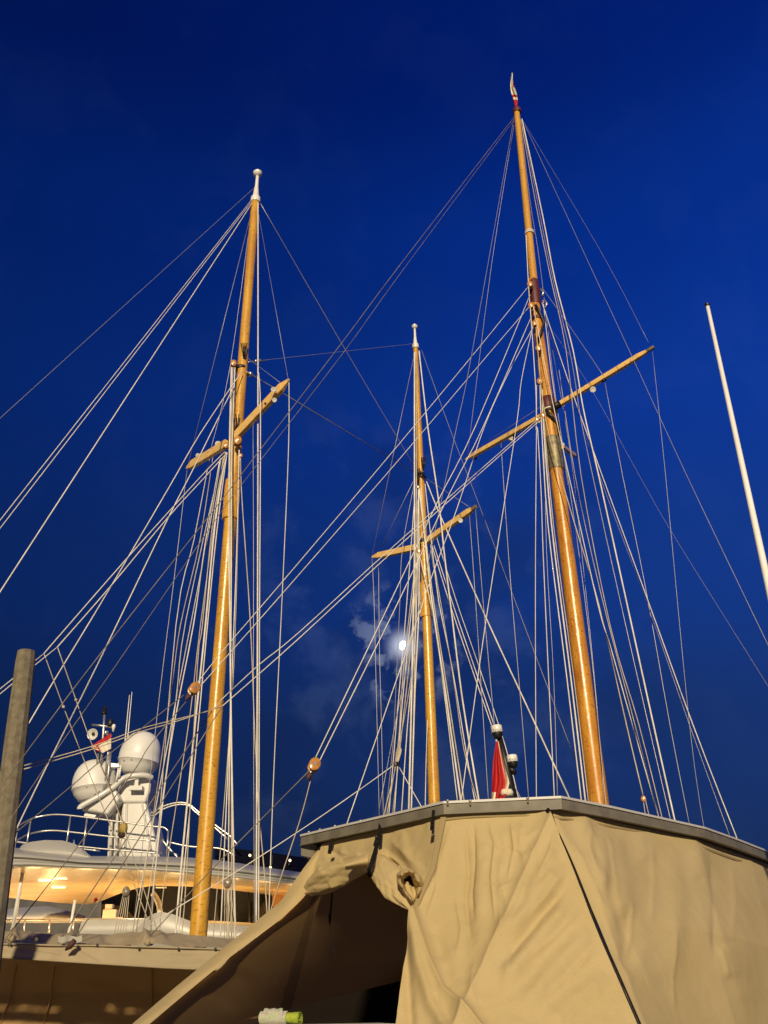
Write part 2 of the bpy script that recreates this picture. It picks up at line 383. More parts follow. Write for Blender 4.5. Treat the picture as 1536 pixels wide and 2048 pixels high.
def finial(parent, base, top, r):
    base = Vector(base); top = Vector(top); ax = top - base; h = ax.length
    return MB().lathe(base, ax, [(0, r * 1.15), (h * .10, r * 1.2), (h * .12, r * 1.0), (h * .25, r * .85), (h * .45, r * .58), (h * .78, r * .48), (h * .80, r * .9),
                      (h * .83, r * 1.3), (h * .90, r * 1.45), (h * .935, r * 1.1), (h * .945, r * .45), (h * 1.0, r * .40)], 18).build('finial', MT['white_paint'], parent, sharp=40)
def tangs(parent, px, py, Y, n, spread, hpx):
    """black iron fork plates standing up the mast face"""
    mb = MB()
    for i in range(n):
        x = px + (i - (n - 1) / 2) * spread
        mb.tube([P(px + (x - px) * .3, py, Y), P(x, py - hpx, Y)], rad(2.2, P(px, py, Y)), 5)
    return mb.build('iron_tang', MT['black'], parent)
def turnbuckle(parent, a, b, r):
    a = Vector(a); b = Vector(b); d = b - a
    mb = MB(); mb.tube([a, a + d * .35], r * .6, 6); mb.tube([a + d * .62, b], r * .6, 6)
    mb.lathe(a + d * .33, d, [(0, r * .6), (d.length * .04, r * 1.7), (d.length * .26, r * 1.7), (d.length * .3, r * .6)], 8)
    return mb.build('turnbuckle', MT['steel'], parent)

# ================================================================== LEFT MAST
YL = 22.0
t = thing('ship_mast', P(396, 1885, YL), 'varnished wooden mast at left, rising behind the grey canvas boat cover', 'mast', 'masts of the sailing yachts')
LM, a, b, ra, rb = spar(t, 'mast_pole', 394, 1900, 36, 511, 398, 16.5, YL, MT['pine'])
finial(t, P(511, 400, YL), P(516, 340, YL), rad(13, b))
band(t, 'mast_band', P(511, 401, YL), rad(18, b) * 1.1, .22, MT['white_paint'])
band(t, 'mast_band', P(482, 738, YL), rad(24, P(482, 738, YL)) * 1.03, .10, MT['black'])
band(t, 'mast_band', P(470, 885, YL), rad(27, P(470, 885, YL)) * 1.03, .12, MT['black'])
band(t, 'mast_sleeve', P(463, 1000, YL), rad(30, P(463, 1000, YL)) * 1.0, 1.25, MT['pine'])
# raised grain staves of the sleeve
st = MB()
cc = P(463, 1000, YL); rr = rad(30, cc) * 1.01
for k in range(20):
    aa = 2 * math.pi * k / 20; st.box(cc + Vector((math.cos(aa) * rr, math.sin(aa) * rr, 0)), (.012, .035, 1.22), Matrix.Rotation(aa, 3, 'Z'))
st.build('mast_stave', MT['pine'], t, smooth=False)
tangs(t, 488, 712, YL - .25, 4, 4, 26)
tangs(t, 472, 862, YL - .28, 3, 6, 34)
sp = spreader(t, P(470, 874, YL - .2), P(578, 759, 20.3), .29, .13)
deck_lamp(sp, 547, 779, 20.4, 8); deck_lamp(sp, 549, 800, 20.3, 7)
MB().lathe(P(531, 808, 19.9), (0, -1, -.3), [(0, .03), (.06, .03)], 8).build('bolt', MT['black'], sp)
sp = spreader(t, P(452, 888, YL - .1), P(373, 936, 23.5), .27, .13)
deck_lamp(sp, 436, 888, 22.3, 9); deck_lamp(sp, 396, 911, 23.2, 7); deck_lamp(sp, 394, 928, 23.2, 7)
block_part(t, 467, 728, YL - .30, 12); block_part(t, 475, 883, YL - .45, 16); block_part(t, 452, 892, YL - .35, 11); block_part(t, 481, 912, YL - .30, 8)
H = YL - .36
for spec in [
    # stays to the near end of the boat, out of the picture on the left
    (2.0, [(508, 376), (-70, 900)], YL, 15.5, 'wire'),
    (2.6, [(506, 396), (0, 1041), (-90, 1156)], YL, 14.5, 'rope'),
    (2.6, [(507, 399), (0, 1057), (-90, 1174)], YL, 14.2, 'rope'),
    (4.0, [(507, 402), (0, 1184), (-90, 1323)], YL, 14, 'rope'),
    # cap shrouds
    (1.7, [(506, 412), (376, 930)], YL, 24.0, 'wire'),
    (2.0, [(374, 940), (348, 1160), (318, 1400), (264, 1880)], 24.0, 24.0, 'wire'),
    (1.7, [(504, 414), (460, 735), (417, 915)], YL, 23.2, 'wire'),
    (2.3, [(420, 912), (388, 1080), (352, 1250), (300, 1880)], 23.0, 24.0, 'rope'),
    (2.2, [(427, 905), (400, 1080), (361, 1250), (340, 1400), (270, 1880)], 23.0, 24.2, 'rope_tan'),
    (3.2, [(442, 908), (411, 1085), (387, 1250), (338, 1510), (300, 1840)], 22.4, 23.0, 'rope'),
    (2.4, [(446, 905), (372, 1240), (352, 1400), (322, 1620), (283, 1880)], 22.4, 23.4, 'rope'),
    (2.4, [(448, 905), (401, 1250), (380, 1430), (331, 1750), (318, 1880)], 22.2, 22.8, 'rope_tan'),
    (5.0, [(452, 905), (430, 1050), (411, 1250), (385, 1500), (361, 1750), (350, 1880)], 21.7, 22.2, 'rope'),
    (3.0, [(454, 905), (434, 1060), (415, 1250), (392, 1500), (367, 1750), (356, 1880)], 21.7, 22.2, 'rope'),
    (2.6, [(450, 905), (425, 1050), (405, 1250), (395, 1330), (373, 1750), (362, 1880)], 21.7, 22.2, 'rope_tan'),
    (2.6, [(444, 905), (418, 1060), (356, 1380), (262, 1880)], 22.3, 23.6, 'rope'),
    # running rigging down the face
    (4.6, [(463, 735), (459, 900), (458, 1100), (460, 1250), (463, 1500), (468, 1750), (471, 1890)], H, 21.4, 'rope'),
    (3.2, [(470, 735), (464, 900), (463, 1100), (461, 1400), (458, 1600), (456, 1890)], H, 21.4, 'rope'),
    (3.0, [(466, 735), (462, 900), (461, 1250), (463, 1600), (463, 1890)], H, 21.5, 'rope_tan'),
    (2.8, [(478, 900), (474, 1080), (468, 1250), (455, 1560), (440, 1890)], H, 21.5, 'rope'),
    (2.2, [(479, 900), (470, 1280), (452, 1560), (425, 1890)], H, 21.6, 'rope_tan'),
    (3.0, [(481, 916), (484, 1000), (501, 1250), (513, 1550), (529, 1750), (538, 1890)], H, 20.5, 'rope_tan'),
    (4.4, [(516, 405), (516, 750), (515, 1250), (514, 1500), (512, 1890)], YL - .1, 20.6, 'rope'),
    (3.0, [(517, 745), (521, 830), (519, 1250), (517, 1890)], 20.6, 20.5, 'rope'),
    (2.0, [(506, 845), (507, 1100), (507, 1400), (509, 1890)], 20.6, 20.5, 'wire'),
    (1.2, [(514, 410), (577, 762)], YL, 19.4, 'wire'),
    (2.3, [(578, 765), (577, 900), (564, 1200), (547, 1560), (536, 1890)], 19.4, 20.0, 'rope'),
    (1.4, [(490, 712), (560, 765)], YL - .2, 19.8, 'wire'),
    # lifts to lower left
    (3.2, [(484, 742), (400, 868), (338, 975), (216, 1183), (115, 1350), (54, 1453), (0, 1545), (-30, 1596)], YL - .3, 17, 'rope'),
    (3.2, [(468, 772), (389, 933), (336, 1037), (203, 1313), (90, 1540), (25, 1675), (5, 1720)], YL - .3, 17.5, 'rope'),
    (2.6, [(450, 903), (400, 955), (260, 1110), (88, 1307)], YL - .35, 16.6, 'rope'),
    (2.6, [(88, 1307), (0, 1378), (-60, 1425)], 16.6, 15.4, 'rope'),
    (2.6, [(452, 908), (400, 965), (336, 1035), (221, 1173), (115, 1294)], YL - .35, 16.8, 'rope'),
    (2.6, [(115, 1294), (68, 1332), (0, 1388), (-60, 1436)], 16.8, 15.4, 'rope'),
    (2.4, [(88, 1307), (127, 1414), (172, 1530), (215, 1637), (241, 1700), (300, 1850), (312, 1885)], 16.6, 18.5, 'rope_tan'),
    (2.4, [(115, 1294), (152, 1400), (182, 1484), (225, 1590), (262, 1700), (320, 1880)], 16.8, 18.5, 'rope_tan'),
]:
    wv, kn, y0, y1, mm = spec; rope(t, wv, kn, y0, y1, mm)
for x, y in ((127, 1414), (152, 1400)):
    p = P(x, y, 16.9); o = MB().lathe(p, (EYE - p), [(-.02, .02), (0, .03), (.02, .02)], 10).build('ring', MT['rope_tan'], t)
# stays between the left and the middle mast
YM = 29.0
rope(t, 1.5, [(500, 724), (540, 719), (832, 687)], YL, YM, 'wire')
rope(t, 2.0, [(500, 747), (830, 945)], YL, YM, 'rope_dark')
rope(t, 2.0, [(518, 402), (682, 685), (832, 938)], YL, YM, 'wire')
turnbuckle(t, P(497, 724, YL - .05), P(536, 720, 22.8), .035); turnbuckle(t, P(493, 744, YL - .05), P(508, 753, 22.3), .05)

# ================================================================== MIDDLE MAST
t = thing('ship_mast', P(868, 1630, YM), 'slender varnished mast beside the moon, shortest and farthest of the three', 'mast', 'masts of the sailing yachts')
_, a, b, ra, rb = spar(t, 'mast_pole', 872, 1680, 25, 831, 692, 9.5, YM, MT['pine'])
finial(t, P(831, 694, YM), P(829, 648, YM), rad(8.5, b))
band(t, 'mast_band', P(831, 693, YM), rad(12, b) * 1.1, .2, MT['white_paint'])
band(t, 'mast_band', P(841, 950, YM), rad(17, P(841, 950, YM)) * 1.03, .12, MT['black'])
band(t, 'mast_band', P(846, 1083, YM), rad(18, P(846, 1083, YM)) * 1.03, .12, MT['black'])
cc = P(851, 1200, YM); rr = rad(20.5, cc) * 1.0
band(t, 'mast_sleeve', cc, rr, 1.30, MT['pine'])
st = MB()
for k in range(18):
    aa = 2 * math.pi * k / 18; st.box(cc + Vector((math.cos(aa) * rr, math.sin(aa) * rr, 0)), (.014, .04, 1.26), Matrix.Rotation(aa, 3, 'Z'))
st.build('mast_stave', MT['pine'], t, smooth=False)
tangs(t, 847, 935, YM - .25, 4, 3, 20); tangs(t, 836, 965, YM - .25, 3, 3, 28)
MB().tube([P(834, 950, YM - .3), P(840, 943, YM - .32), P(852, 957, YM - .2)], .05, 6).build('iron_strap', MT['black'], t)
sp = spreader(t, P(852, 1083, YM - .2), P(951, 1014, 26.8), .22, .15, tipcol='patina'); deck_lamp(sp, 921, 1041, 27.0, 7)
sp = spreader(t, P(840, 1093, YM - .1), P(744, 1114, 30.5), .22, .15); deck_lamp(sp, 773, 1114, 30.2, 6)
block_part(t, 838, 1103, YM - .4, 9); block_part(t, 836, 975, YM - .4, 7, 'block_grey')
MB().tube([P(838, 1088, YM - .3), P(838, 1100, YM - .35)], rad(9, P(838, 1094, YM)), 8).build('iron_fitting', MT['black'], t)
H = YM - .4
for spec in [
    (4.6, [(829, 705), (829, 950), (829, 1100), (827, 1200), (823, 1400), (817, 1640)], H, 28.6, 'rope'),
    (3.0, [(832, 705), (833, 950), (831, 1200), (828, 1400), (822, 1640)], H, 28.6, 'rope_tan'),
    (4.0, [(837, 975), (838, 1200), (830, 1380), (822, 1640)], H, 28.4, 'rope'),
    (2.8, [(836, 1000), (832, 1250), (815, 1450), (802, 1640)], H, 28.5, 'rope'),
    (2.5, [(829, 1000), (814, 1200), (803, 1330), (790, 1480), (776, 1650)], H, 29.5, 'rope'),
    (2.5, [(834, 1105), (822, 1200), (806, 1350), (795, 1500), (770, 1650)], H, 29.5, 'rope_tan'),
    (2.0, [(829, 965), (805, 1095), (800, 1200), (793, 1350), (785, 1500), (768, 1650)], H, 30.3, 'wire'),
    (2.5, [(836, 1110), (822, 1230), (812, 1330), (801, 1450), (788, 1640)], H, 29, 'rope'),
    (2.5, [(837, 1110), (826, 1240), (816, 1350), (784, 1640)], H, 29, 'rope_tan'),
    (1.6, [(828, 712), (745, 1108)], YM, 31, 'wire'),
    (1.9, [(744, 1117), (748, 1200), (753, 1400), (759, 1650)], 31, 31, 'wire'),
    (1.9, [(757, 1117), (759, 1300), (763, 1450), (767, 1650)], 30.7, 30.7, 'wire'),
    (1.6, [(827, 962), (762, 1095)], YM, 30.6, 'wire'),
    (4.6, [(838, 975), (850, 1080), (862, 1190), (878, 1300), (893, 1400), (924, 1620)], H, 27.4, 'rope'),
    (3.2, [(840, 975), (864, 1180), (896, 1390), (931, 1620)], H, 27.4, 'rope_tan'),
    (2.6, [(839, 1110), (866, 1230), (889, 1390), (917, 1620)], H, 27.4, 'rope'),
    (4.0, [(838, 702), (855, 850), (877, 1000), (890, 1120), (905, 1240), (925, 1400), (961, 1620)], YM - .2, 26.6, 'rope'),
    (2.0, [(839, 704), (852, 830), (866, 930)], YM - .2, 28.2, 'rope'),
    (3.5, [(853, 963), (881, 1032), (974, 1240), (1062, 1430), (1150, 1620)], YM - .2, 24, 'rope'),
    (2.4, [(862, 1085), (902, 1215), (955, 1370), (1000, 1500), (1020, 1560)], YM - .2, 25.5, 'rope'),
    (2.4, [(866, 1085), (908, 1215), (961, 1370), (1005, 1500), (1025, 1560)], YM - .2, 25.5, 'rope'),
    (2.0, [(872, 1070), (912, 1200), (957, 1330), (1010, 1490), (1040, 1610)], 28.4, 25.3, 'rope'),
    (2.5, [(860, 1080), (877, 1200), (905, 1340), (935, 1520), (953, 1620)], YM - .2, 26.5, 'rope'),
    (2.0, [(862, 1095), (872, 1150), (905, 1345), (928, 1500), (960, 1620)], YM - .2, 26.3, 'rope_tan'),
    (1.9, [(843, 700), (897, 850), (953, 996), (1026, 1191), (1086, 1350), (1170, 1570)], YM, 23.8, 'wire'),
    (2.0, [(951, 1018), (966, 1200), (988, 1440), (1004, 1620)], 25.8, 26, 'wire'),
    (2.0, [(939, 1030), (951, 1200), (965, 1415), (978, 1620)], 26.1, 26.2, 'wire'),
    (1.5, [(850, 955), (940, 1015)], YM, 26.1, 'wire'),
    (2.2, [(855, 1440), (852, 1530), (850, 1640)], YM - .5, 28.4, 'rope'),
    (2.4, [(850, 968), (858, 1040), (868, 1130), (879, 1215)], YM - .2, 28, 'rope'),
]:
    wv, kn, y0, y1, mm = spec; rope(t, wv, kn, y0, y1, mm)

# ================================================================== RIGHT MAST
YR = 22.0
t = thing('ship_mast', P(1205, 1640, YR), 'tallest varnished mast with maroon leather collars, grey sleeve and a pennant on top', 'mast', 'masts of the sailing yachts')
spar(t, 'topmast', 1068, 566, 16, 1033, 219, 11.5, YR, MT['pine_top'])
spar(t, 'mast_pole', 1207, 1680, 42, 1064, 560, 18, YR, MT['mahogany'])
def sleeve(y0, y1, x0, x1, w0, w1, m, name, k=1.06):
    pa, pb = P(x0, y0, YR), P(x1, y1, YR)
    return MB().tube([pa, pa.lerp(pb, .06), pa.lerp(pb, .94), pb], [rad(w0, pa), rad(w0, pa) * k, rad(w1, pb) * k, rad(w1, pb)], 20).build(name, m, t, sharp=50)
sleeve(610, 562, 1071.5, 1066.5, 20, 19, MT['maroon'], 'leather_collar', 1.1)
sleeve(642, 636, 1076, 1075.2, 21, 21, MT['maroon'], 'leather_collar', 1.12)
sleeve(822, 797, 1098, 1094.5, 27, 26, MT['maroon'], 'leather_collar', 1.12)
sleeve(940, 876, 1113, 1105, 29, 27.5, MT['patina'], 'metal_sleeve', 1.06)
band(t, 'rope_lashing', P(1059, 465, YR), rad(16, P(1059, 465, YR)) * 1.2, .05, MT['rope'])
band(t, 'rope_lashing', P(1059, 468, YR), rad(16, P(1059, 468, YR)) * 1.2, .05, MT['rope'])
band(t, 'mast_band', P(1034, 222, YR), rad(15, P(1034, 222, YR)) * 1.1, .2, MT['maroon'])
band(t, 'rope_lashing', P(1100, 822, YR - .05), rad(28, P(1100, 822, YR)) * 1.12, .05, MT['rope'])
# iron straps crossing the mast face
F = YR - .24
MB().tube([P(1071, 610, F), P(1079, 624, F), P(1088, 645, F + .1), P(1083, 662, F), P(1076, 680, F)], .045, 6).build('iron_strap', MT['black'], t)
MB().tube([P(1092, 820, F), P(1105, 835, F), P(1117, 850, F + .15), P(1120, 872, F + .2)], .05, 6).build('iron_strap', MT['black'], t)
sp = spreader(t, P(1117, 810, YR - .3), P(1306, 695, 19.9), .15, .12, tipcol='patina')
deck_lamp(sp, 1186, 779, 20.8, 9)
MB().tube([P(1211, 758, 20.0), P(1205, 762, 20.0)], .05, 6).build('iron_clip', MT['black'], sp)
MB().tube([P(1106, 815, YR - .3), P(1120, 808, YR - .35)], rad(15, P(1115, 812, YR)), 8).build('iron_socket', MT['black'], t)
sp = spreader(t, P(1088, 830, YR - .1), P(931, 919, 24.4), .15, .12)
deck_lamp(sp, 1021, 876, 23.2, 10)
MB().tube([P(952, 905, 24.4), P(950, 918, 24.4)], .06, 6).build('iron_clip', MT['black'], sp)
MB().tube([P(1030, 858, 22.9), P(1029, 872, 22.9)], .06, 6).build('iron_clip', MT['black'], sp)
sp = spreader(t, P(1124, 893, YR + .3), P(1152, 913, 24.2), .11, .12, tipcol='black')
deck_lamp(sp, 1125, 889, YR, 6)
for x, y, s_ in ((1060, 570, 11), (1062, 612, 11), (1069, 648, 10), (1077, 698, 12), (1080, 764, 12), (1086, 832, 12), (1074, 840, 9), (1287, 1598, 10)):
    block_part(t, x, y, YR - (.30 if y < 1500 else 1.2), s_)
for x, y in ((1081, 578), (1088, 600)):
    p = P(x, y, YR - .2); MB().tube([p, p + Vector((.08, 0, -.15)), p + Vector((.02, 0, -.3))], .035, 6).build('shackle', MT['steel'], t)
H = YR - .34
for spec in [
    # long lifts running to lower left
    (2.2, [(1030, 232), (800, 530), (685, 684), (468, 968), (350, 1118), (172, 1345), (46, 1514), (-30, 1616)], YR, 13, 'rope_dark'),
    (2.2, [(1031, 236), (800, 548), (693, 697), (510, 935), (445, 1020), (222, 1345), (112, 1502), (20, 1640), (-20, 1700)], YR, 13, 'rope_dark'),
    (2.6, [(1056, 574), (954, 700), (800, 886), (567, 1161), (447, 1300), (393, 1368)], H, 16, 'rope'),
    (2.6, [(1058, 614), (984, 700), (800, 917), (564, 1188), (465, 1300), (399, 1374)], H, 16, 'rope'),
    (2.8, [(1076, 840), (1063, 850), (800, 1081), (600, 1263), (520, 1328), (442, 1400)], H, 17, 'rope'),
    (2.8, [(1078, 846), (1060, 858), (800, 1090), (600, 1275), (445, 1412)], H, 17, 'rope'),
    (2.6, [(442, 1400), (422, 1420), (340, 1442), (280, 1458), (180, 1494), (45, 1532), (-20, 1550)], 17, 15.5, 'rope_tan'),
    (2.6, [(446, 1412), (340, 1447), (280, 1464), (180, 1500), (45, 1539), (-20, 1557)], 17, 15.5, 'rope_tan'),
    (2.9, [(424, 1422), (205, 1750), (116, 1886)], 17, 15.9, 'rope_dark'),
    (2.9, [(444, 1413), (232, 1750), (142, 1890)], 17, 15.9, 'rope_dark'),
    (2.8, [(1060, 590), (952, 850), (874, 1006), (800, 1163), (628, 1522)], H, 15.5, 'rope'),
    (2.8, [(1062, 635), (968, 850), (900, 985), (800, 1197), (637, 1526)], H, 15.5, 'rope'),
    (2.8, [(1066, 655), (1020, 740), (970, 850), (914, 1017), (861, 1160), (836, 1235), (760, 1455), (693, 1650), (680, 1690)], H, 16, 'rope'),
    (2.8, [(1066, 650), (1043, 760), (1033, 850), (972, 1240), (924, 1590), (920, 1625)], H, 17, 'rope'),
    (2.0, [(1027, 240), (945, 700), (914, 850), (885, 990), (845, 1180), (800, 1400), (758, 1620)], YR, 18, 'wire'),
    (1.2, [(1028, 250), (983, 530), (935, 912)], YR, 25, 'wire'),
    (1.5, [(1084, 812), (940, 905)], YR - .2, 24.8, 'wire'),
    (2.0, [(1002, 884), (1008, 980), (1021, 1162), (1037, 1350), (1060, 1630)], 23.6, 24, 'wire'),
    (2.8, [(1052, 470), (1057, 570), (1063, 650), (1072, 790), (1072, 860)], H, H, 'rope'),
    (2.4, [(1073, 770), (1073, 850), (1071, 1100), (1071, 1350), (1073, 1620)], H, 22, 'rope'),
    (2.8, [(1075, 855), (1082, 980), (1086, 1100), (1097, 1350), (1110, 1620)], H, 21.8, 'rope'),
    (3.6, [(1080, 770), (1083, 850), (1096, 1050), (1133, 1350), (1166, 1630)], H, 21.5, 'rope'),
    (4.6, [(1084, 780), (1087, 850), (1103, 1050), (1141, 1350), (1174, 1630)], H, 21.4, 'rope'),
    (3.0, [(1088, 838), (1107, 1050), (1147, 1350), (1180, 1630)], H, 21.4, 'rope_tan'),
    (2.0, [(1088, 850), (1093, 1100), (1107, 1350), (1116, 1630)], H, 21.8, 'wire'),
    (3.4, [(1072, 655), (1091, 838), (1144, 1030), (1196, 1203), (1253, 1450), (1286, 1590)], H, 20.8, 'rope_tan'),
    (3.0, [(1065, 605), (1100, 780), (1143, 975), (1196, 1210), (1220, 1290), (1265, 1450), (1322, 1650)], H, 20.6, 'rope'),
    (2.2, [(1286, 1596), (1292, 1640)], 20.8, 20.8, 'rope_tan'),
    (2.2, [(1290, 1596), (1300, 1640)], 20.8, 20.8, 'rope_tan'),
    # right hand bundle
    (2.0, [(1041, 236), (1060, 400), (1076, 500), (1091, 620), (1112, 800), (1150, 1050), (1182, 1300), (1206, 1550), (1216, 1640)], YR + .1, 21.6, 'wire'),
    (2.4, [(1042, 240), (1070, 400), (1100, 550), (1132, 700), (1162, 950), (1220, 1250), (1278, 1450), (1330, 1660)], YR, 20.0, 'rope_tan'),
    (4.2, [(1044, 238), (1085, 430), (1110, 560), (1146, 700), (1167, 820), (1197, 950), (1250, 1190), (1307, 1450), (1356, 1670)], YR, 19.8, 'rope'),
    (2.6, [(1044, 240), (1080, 430), (1106, 560), (1142, 715), (1162, 840), (1185, 950), (1240, 1200), (1297, 1450), (1348, 1670)], YR, 19.8, 'wire'),
    (2.2, [(1046, 242), (1200, 575), (1258, 700), (1373, 950), (1536, 1290), (1620, 1465)], YR, 17, 'wire'),
    (1.1, [(1045, 240), (1200, 500), (1297, 685)], YR, 18.8, 'wire'),
    (1.5, [(1305, 703), (1331, 950), (1379, 1450), (1412, 1680)], 18.7, 19, 'wire'),
    (1.9, [(1084, 575), (1150, 668), (1207, 752)], YR - .2, 20.0, 'wire'),
    (2.0, [(1210, 765), (1245, 950), (1290, 1170), (1340, 1450), (1383, 1670)], 20.0, 20.0, 'wire'),
    (1.2, [(1090, 640), (1175, 765), (1278, 950), (1350, 1075), (1536, 1372), (1600, 1475)], YR, 17, 'wire'),
    (2.9, [(1084, 605), (1136, 760), (1204, 950), (1290, 1185), (1386, 1450), (1483, 1700)], YR - .2, 18.8, 'rope'),
    (1.8, [(1090, 640), (1204, 965), (1290, 1195), (1379, 1450), (1466, 1690)], YR - .1, 18.9, 'wire'),
    (2.2, [(1118, 740), (1150, 950), (1200, 1180), (1270, 1450), (1318, 1640)], YR, 20.3, 'rope_tan'),
    (1.8, [(1105, 700), (1140, 900), (1163, 1100), (1193, 1400), (1210, 1640)], YR + .1, 21.7, 'wire'),
    (2.4, [(1086, 600), (1102, 740), (1120, 860), (1136, 970)], YR - .1, 21.9, 'rope'),
]:
    wv, kn, y0, y1, mm = spec; rope(t, wv * (.80 if y0 > 21 and kn[0][0] > 1030 else 1), kn, y0, y1, mm)

# masthead pennant
pn = MB(); c0 = P(1030, 205, YR)
rows = []
for i in range(15):
    v = i / 14; y = 213 - 68 * v; xc = 1031 - 8 * v + 1.5 * math.sin(v * 7); wd = (4 + 8 * math.sin(min(1, v * 1.25) * math.pi) ** .8) * (1 - v * .25)
    row = []
    for j in range(9):
        u = j / 8 - .5
        row.append(P(xc + u * wd, y + 3 * abs(u), YR + .12 * math.sin(u * 9 + v * 6) - .1 * math.cos(u * 5)))
    rows.append(row)
pn.grid(rows); pn.m = [1 if (i // 8 < 3 or (i // 8 in (4,)) or (i // 8 in (8, 9) and i % 8 > 4)) else 0 for i in range(len(pn.f))]
tag(pn.build('pennant', [MT['flag_white'], MT['red']]), 'crumpled white and red pennant at the very top of the tallest mast', 'flag')

# ================================================================== PULLEY BLOCKS HANGING ON THE LIFTS
def hang_block(px, py, Y, spx, axis, label, m='block', hook=True, hookm='brown', grp=None):
    c = P(px, py, Y); o = thing('pulley_block', c, label, 'pulley', 'pulley blocks in the rigging'); s_ = 2 * rad(spx, c)
    a_, sh_, pin_ = block_mesh(c, s_, axis)
    x = a_.build('cheek', MT[m], o, sharp=40); sh_.build('sheave', MT['black'], o, sharp=40); pin_.build('pin', MT['steel'], o, sharp=40)
    if hook:
        ax = Vector(axis).normalized()
        MB().tube([c - ax * s_ * .5, c - ax * s_ * .85], s_ * .12, 6).build('shackle', MT['steel'], o)
        MB().lathe(c - ax * s_ * .8, -ax, [(0, s_ * .14), (s_ * .15, s_ * .28), (s_ * .45, s_ * .2), (s_ * .7, s_ * .06)], 8).build('leather_boot', MT[hookm], o)
    return o
d1 = (P(447, 1300, 16.4) - P(388, 1378, 16)).normalized(); d2 = (P(700, 1380, 16) - P(628, 1530, 15.5)).normalized()
b1 = hang_block(388, 1378, 16, 21, d1, 'round varnished pulley block hanging beside the left mast above the white radar domes')
b2 = hang_block(628, 1531, 15.5, 23, d2, 'oval varnished pulley block hanging alone in the sky left of the canvas tent')
rope(b1, 2.6, [(368, 1390), (200, 1523), (143, 1572), (26, 1670), (-20, 1706)], 16, 14.5, 'rope_dark')
rope(b1, 2.6, [(375, 1400), (300, 1490), (262, 1550), (112, 1750), (23, 1862), (10, 1885)], 16, 15.8, 'rope_dark')
rope(b2, 2.6, [(617, 1543), (523, 1638), (416, 1747), (300, 1872)], 15.5, 16.2, 'rope_dark')
rope(b2, 2.6, [(623, 1553), (600, 1640), (560, 1760), (536, 1840)], 15.5, 15.5, 'rope_tan')
hang_block(252, 1783, 19.5, 15, (.1, 0, 1), 'grey weathered pulley block left of the left mast, before the orange yacht ceiling', 'block_grey', False)
hang_block(455, 1765, 19.5, 17, (.1, 0, 1), 'grey weathered pulley block right of the left mast, ropes reeved down to the deck', 'block_grey', False)
o = tag(thing('pulley_block', P(247, 1660, 20), 'yellow covered pulley block with dark strap before the white radar tower', 'pulley', 'pulley blocks in the rigging'))
MB().lathe(P(245, 1668, 20), P(248, 1648, 20) - P(245, 1668, 20), [(0, .02), (.03, .075), (.12, .095), (.2, .075), (.24, .02)], 12).build('cover', MT['yellow'], o)
MB().lathe(P(243, 1676, 20), (0, 0, 1), [(0, .03), (.02, .07), (.1, .07), (.12, .03)], 10).build('strap', MT['brown'], o)
rope(o, 1.8, [(248, 1648), (215, 1560), (182, 1484)], 20, 17.5, 'rope_tan')
rope(o, 1.8, [(243, 1678), (238, 1700)], 20, 20, 'rope_tan')
for bx, by, n_, x1 in ((252, 1790, 5, 232), (455, 1772, 6, 455)):
    o = bpy.data.objects[[q.name for q in COL.objects if q.name.startswith('pulley_block')][2 if bx == 252 else 3]]
    for k in range(n_):
        rope(o, 1.7, [(bx - 6 + 12 * k / (n_ - 1), by), (x1 + 24 * k / (n_ - 1) - 6, 1880)], 19.5, 19.5, 'rope_tan')
# rope coil gathered on the shrouds, with its two sheets
o = thing('rope_bundle', P(795, 1525, 19), 'gathered tan rope bundle hanging with two sheets left of the middle mast', 'rope')
for k in range(6):
    dx = (k - 2.5) * 1.8
    rope(o, 3.2, [(800 + dx * .4, 1488 + k * 2), (797 + dx, 1505), (793 + dx * .6, 1524)], 19 - .05 * k, 19 - .05 * k, 'rope_tan')
MB().lathe(P(793, 1532, 19), (0, 0, 1), [(0, .05), (.03, .07), (.07, .07), (.1, .05)], 10).build('lashing', MT['rope_dark'], o)
rope(o, 2.4, [(798, 1490), (815, 1400), (829, 1310)], 19, 24, 'rope_tan')
rope(o, 2.5, [(788, 1530), (700, 1593), (600, 1661), (470, 1745), (360, 1812), (300, 1850)], 19, 18.5, 'rope')
rope(o, 2.4, [(797, 1532), (842, 1612), (860, 1640)], 19, 18, 'rope')
rope(o, 2.4, [(792, 1532), (765, 1640)], 19, 18.5, 'rope_tan')

# ================================================================== CANVAS TENT OVER THE RIGHT HAND BOAT
def polyat(poly, u):
    """point of a polyline at fraction u of its length (any dimension)"""
    q = [np.array(p, float) for p in poly]; ls = [np.linalg.norm(q[i + 1][:2] - q[i][:2]) for i in range(len(q) - 1)]; tot = sum(ls); s_ = u * tot
    for i, l in enumerate(ls):
        if s_ <= l or i == len(ls) - 1: return q[i] + (q[i + 1] - q[i]) * min(1, s_ / max(l, 1e-9))
        s_ -= l
def seg_dist(X, Y_, poly):
    """distance, side and fraction along a polyline for arrays of pixels"""
    best = np.full(X.shape, 1e9); side = np.zeros(X.shape); frac = np.zeros(X.shape)
    ls = [math.hypot(poly[i + 1][0] - poly[i][0], poly[i + 1][1] - poly[i][1]) for i in range(len(poly) - 1)]; tot = sum(ls); acc = 0
    for i, l in enumerate(ls):
        (x0, y0), (x1, y1) = poly[i], poly[i + 1]; dx, dy = (x1 - x0) / l, (y1 - y0) / l
        tt = np.clip((X - x0) * dx + (Y_ - y0) * dy, 0, l); ex = X - x0 - tt * dx; ey = Y_ - y0 - tt * dy
        d = np.hypot(ex, ey); k = d < best
        best = np.where(k, d, best); side = np.where(k, ex * dy - ey * dx, side); frac = np.where(k, (acc + tt) / tot, frac); acc += l
    return best, side, frac
